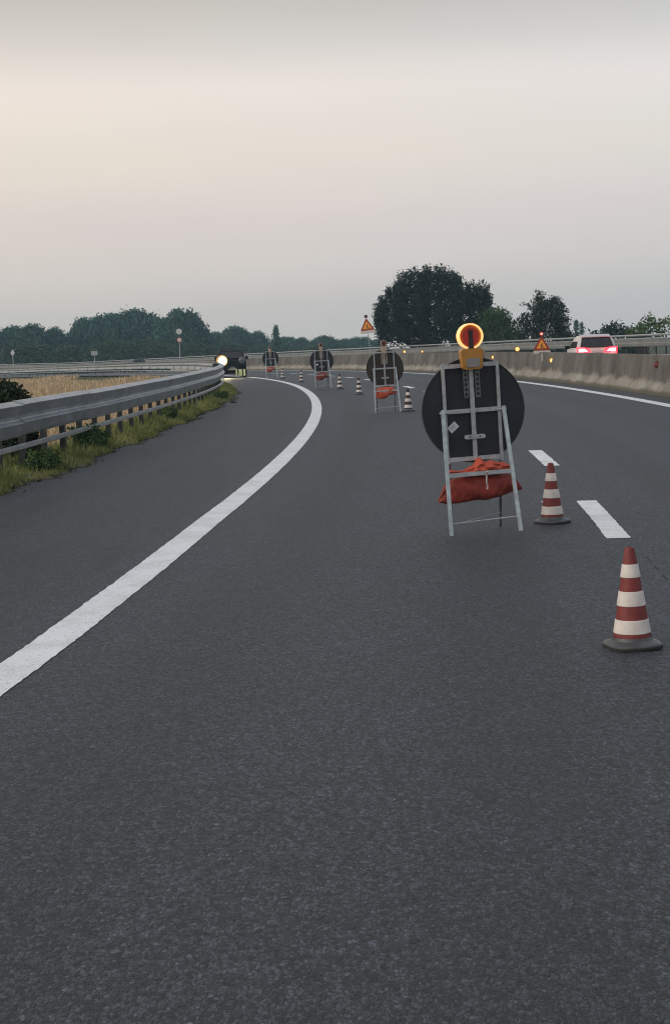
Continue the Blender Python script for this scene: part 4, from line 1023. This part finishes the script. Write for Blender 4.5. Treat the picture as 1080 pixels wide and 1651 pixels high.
WOOD = [  # px, top py, width px, distance, kind, label
    (-28, 527, 70, 285, 'round', 'broad hazy tree cut by the left edge of the picture'),
    (18, 530, 62, 290, 'round2', 'hazy round tree behind the small pale pointed sign'),
    (52, 526, 52, 280, 'tall', 'hazy tree with a small peaked top, second group member from the left'),
    (84, 532, 54, 285, 'round', 'lower hazy tree left of the dip in the tree line'),
    (112, 545, 44, 300, 'round2', 'lowest hazy tree, in the dip of the left tree line'),
    (140, 516, 56, 290, 'umbrella', 'flat-topped hazy tree right of the dip, behind the square sign'),
    (176, 510, 66, 292, 'umbrella', 'wide flat-topped hazy tree, left shoulder of the tall wood'),
    (220, 503, 82, 296, 'round2', 'broad domed hazy tree crowning the left wood'),
    (258, 514, 60, 300, 'round', 'hazy tree in the saddle between dome and tall flat-topped tree'),
    (294, 503, 66, 280, 'umbrella', 'tall flat-topped hazy tree behind the two stacked round signs'),
    (326, 532, 40, 285, 'round', 'small hazy tree right below the tall flat-topped one'),
    (352, 538, 50, 330, 'round', 'hazy tree above the glaring headlight'),
    (384, 529, 58, 330, 'round2', 'domed hazy tree straight above the dark works vehicle'),
    (412, 537, 44, 335, 'round', 'hazy tree left of the single pointed cypress'),
    (462, 545, 50, 360, 'round2', 'distant hazy tree right of the pointed cypress'),
    (486, 546, 34, 360, 'round', 'distant hazy tree left of the sky dip above the third sign'),
    (522, 543, 44, 350, 'round2', 'distant greener domed tree above the third sign'),
    (552, 548, 38, 360, 'round', 'distant low hazy tree between third sign and high triangular sign'),
    (582, 545, 40, 330, 'umbrella', 'distant tree just left below the high triangular sign'),
    (606, 549, 34, 330, 'round', 'distant tree at the left foot of the largest dark tree'),
    (40, 556, 80, 262, 'round', 'dark bushy tree in the front row behind the pointed sign'),
    (104, 560, 70, 262, 'round2', 'dark bushy tree in the front row left of the square sign'),
    (186, 552, 80, 262, 'round', 'dark bushy tree in the front row right of the square sign'),
    (250, 548, 70, 262, 'round2', 'dark bushy tree in the front row left of the stacked round signs'),
    (316, 556, 56, 262, 'round', 'dark bushy tree in the front row right of the stacked round signs'),
    (372, 556, 66, 300, 'round2', 'dark bushy tree low behind the works vehicle'),
    (436, 558, 64, 320, 'round', 'low bushy tree under the pointed cypress'),
    (505, 557, 60, 330, 'round2', 'low bushy tree behind the third round sign'),
    (566, 558, 60, 320, 'round', 'low bushy tree under the high triangular sign'),
]
SIZE = {}
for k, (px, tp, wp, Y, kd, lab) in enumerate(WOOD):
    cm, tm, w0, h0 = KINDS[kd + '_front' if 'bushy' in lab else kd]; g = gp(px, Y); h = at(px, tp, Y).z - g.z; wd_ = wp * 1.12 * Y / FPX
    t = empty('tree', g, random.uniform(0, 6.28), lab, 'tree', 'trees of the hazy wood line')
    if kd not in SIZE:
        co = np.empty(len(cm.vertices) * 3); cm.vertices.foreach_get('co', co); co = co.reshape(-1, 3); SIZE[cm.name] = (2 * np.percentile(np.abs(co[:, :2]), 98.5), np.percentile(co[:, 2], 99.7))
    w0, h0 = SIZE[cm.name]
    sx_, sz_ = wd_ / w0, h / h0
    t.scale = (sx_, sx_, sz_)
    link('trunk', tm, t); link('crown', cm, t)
g = gp(446, 300); hz = at(446, 524, 300).z - g.z
make_tree('cypress_tree', g, 'single pointed cypress rising from the tree line above the farthest sign', 14 * 300 / FPX, hz, 0.3, 60, 170, 0.20, M['leaffar'], 21, 'column')

# bush behind the left guardrail
pB = at(8, 640, 24.0); g = Vector((pB.x, pB.y, gz(pB.x, pB.y)))
Bb = [(random.uniform(-.3, .3), random.uniform(-.25, .25), random.uniform(0.3, 1.1), .18, .18, .18) for _ in range(60)]
top = at(12, 616, 24).z - g.z
Bb = []
for k in range(150):
    a = random.uniform(-1, 1); x = a * 0.36; zt = top * (1 - 0.30 * abs(a) ** 2.2); r = random.uniform(.08, .14)
    Bb.append((x, random.uniform(-.32, .32) * (1 - a * a * .6), random.uniform(0.25, max(0.3, zt - r)), r, r, r))
make_tree('bush', g, 'dark green rounded bush behind the guardrail at the left edge', 0, top, 0, 0, 2600, 0.045, M['bush'], 9, blobs=Bb, r=0.03, cat='bush')

# grass: dry field and green verge
def blades(P, h, wd, m, name, label, rng, lean=0.35, tint=None):
    n = len(P); a = rng.random(n) * 2 * PI; dx = np.cos(a) * wd / 2; dy = np.sin(a) * wd / 2
    la = rng.random(n) * 2 * PI; lx = np.cos(la) * h * lean * rng.random(n); ly = np.sin(la) * h * lean * rng.random(n)
    z0 = np.zeros(n)
    V = np.stack([P - np.stack([dx, dy, z0], 1), P + np.stack([dx, dy, z0], 1), P + np.stack([lx + dx * .25, ly + dy * .25, h], 1)], 1).reshape(-1, 3)
    o = link(name, np_mesh(name, V, np.arange(3 * n).reshape(n, 3), m, tint=rng.random(n) if tint is None else tint))
    return tag(o, label, 'grass', None, 'stuff')
rng = np.random.default_rng(5)
n = 90000; Y = np.exp(rng.uniform(math.log(19), math.log(185), n)); px = rng.uniform(-60, 470, n); X = (px - 540) / FPX * Y
pts = []; hs = []; tn = []
for x, y in zip(X, Y):
    s, d = sd(x, y)
    if y > 85 and math.sin(x * 0.21 + 2) * math.sin(y * 0.09 + x * 0.05) > 0.15: continue
    if d < -4.3 and s < 260: pts.append((x, y, gz(x, y) - 0.08)); hs.append(0.32 + 0.0005 * y)
P = np.array(pts); hs = np.array(hs) * (0.6 + 0.7 * rng.random(len(P)))
blades(P, hs, 0.012 + 0.0011 * P[:, 1], M['dry'], 'dry_grass', 'tan dry grass filling the field behind the left guardrail', rng, 0.5)
n = 52000; s_ = 12 + 62 * rng.random(n) ** 1.2; d_ = -2.98 - 1.25 * rng.random(n) ** 1.5 + np.array([nar(s) for s in s_])
P = []; H = []; T = []
for s, d in zip(s_, d_):
    if d > verge_edge(s) - 0.02: d = verge_edge(s) - 0.02 - abs(rng.normal()) * 0.05
    cl_ = 0.5 + 0.5 * math.sin(s * 1.3 + 2 * math.sin(d * 4)) * math.sin(s * 0.47 + 1)
    cover = 0.35 + 0.65 * cl_
    if rng.random() > cover + (0.2 if d < nar(s) - 3.3 else 0): continue
    p = rd(s, d, 0.005); P.append(tuple(p)); back = min(1, max(0, (nar(s) - 3.0 - d) / 0.5))
    H.append((0.035 + 0.12 * back * cl_ + 0.07 * back) * rng.uniform(0.5, 1.5)); T.append(np.clip(0.25 + 0.6 * (1 - cl_) + rng.normal() * 0.18, 0, 1))
P = np.array(P); H = np.array(H)
blades(P, H, 0.010 + 0.0006 * P[:, 1], M['verge'], 'verge_grass', 'short green and straw grass along the foot of the left guardrail', rng, 0.8, np.array(T))
n = 2600; s_ = 12 + 50 * rng.random(n) ** 1.4
P = []; H = []; T = []
for s in s_:
    d = verge_edge(s) + abs(rng.normal()) * 0.07 - 0.05; p = rd(s, d, 0.0); P.append(tuple(p)); H.append(rng.uniform(0.012, 0.035)); T.append(rng.random() * 0.6)
blades(np.array(P), np.array(H), 0.028 + 0.0003 * np.array(P)[:, 1], M['soil'], 'grit', 'dirt and grit washed along the edge of the shoulder', rng, 1.5, np.array(T))
# tall weeds in front of the rail
for k, (s, d, w_, h_, lab) in enumerate([(26.2, -3.52, 0.45, 0.44, 'dark leafy weed clump hiding the lower rail of the left guardrail'),
                                   (22.2, -3.40, 0.45, 0.28, 'low leafy weed clump at the guardrail foot near the left edge'),
                                   (36.5, -3.55, 0.45, 0.30, 'green weed clump among the guardrail posts midway along'),
                                   (50, -3.35, 0.50, 0.26, 'far green weed clump at the guardrail foot before the bend')]):
    B = [(random.gauss(0, w_ * .25), random.gauss(0, w_ * .5), h_ * random.uniform(.08, .85), .07, .07, .09) for _ in range(50)]
    t = empty('weed', rd(s, d + nar(s), 0), 0, lab, 'weed', 'weeds along the left guardrail')
    b = MB()
    for q in B[:16]: b.tube((q[0] * .4, q[1] * .6, -0.02), q[:3], 0.006, 0.003, 5)
    b.build('stem', M['verge'], t)
    link('leaves', crown_mesh('leaves', B, 2200, 0.026, M['leafmid'] if k == 0 else M['leaflight'], 70 + k), t)

# ------------------------------------------------------------------ haze: one closed box of even, thin air
hm = bpy.data.materials.new('haze'); hm.use_nodes = True; hn = hm.node_tree; hn.nodes.clear()
ho_ = hn.nodes.new('ShaderNodeOutputMaterial'); pv_ = hn.nodes.new('ShaderNodeVolumePrincipled')
pv_.inputs['Color'].default_value = (0.58, 0.84, 0.98, 1); pv_.inputs['Density'].default_value = 0.00048; pv_.inputs['Anisotropy'].default_value = 0.0
hn.links.new(pv_.outputs[0], ho_.inputs['Volume'])
m = MB(); m.box((0, 305, 7.5), (1320, 770, 24)); hz_ = m.build('haze', hm, None, 0); tag(hz_, kind='stuff')
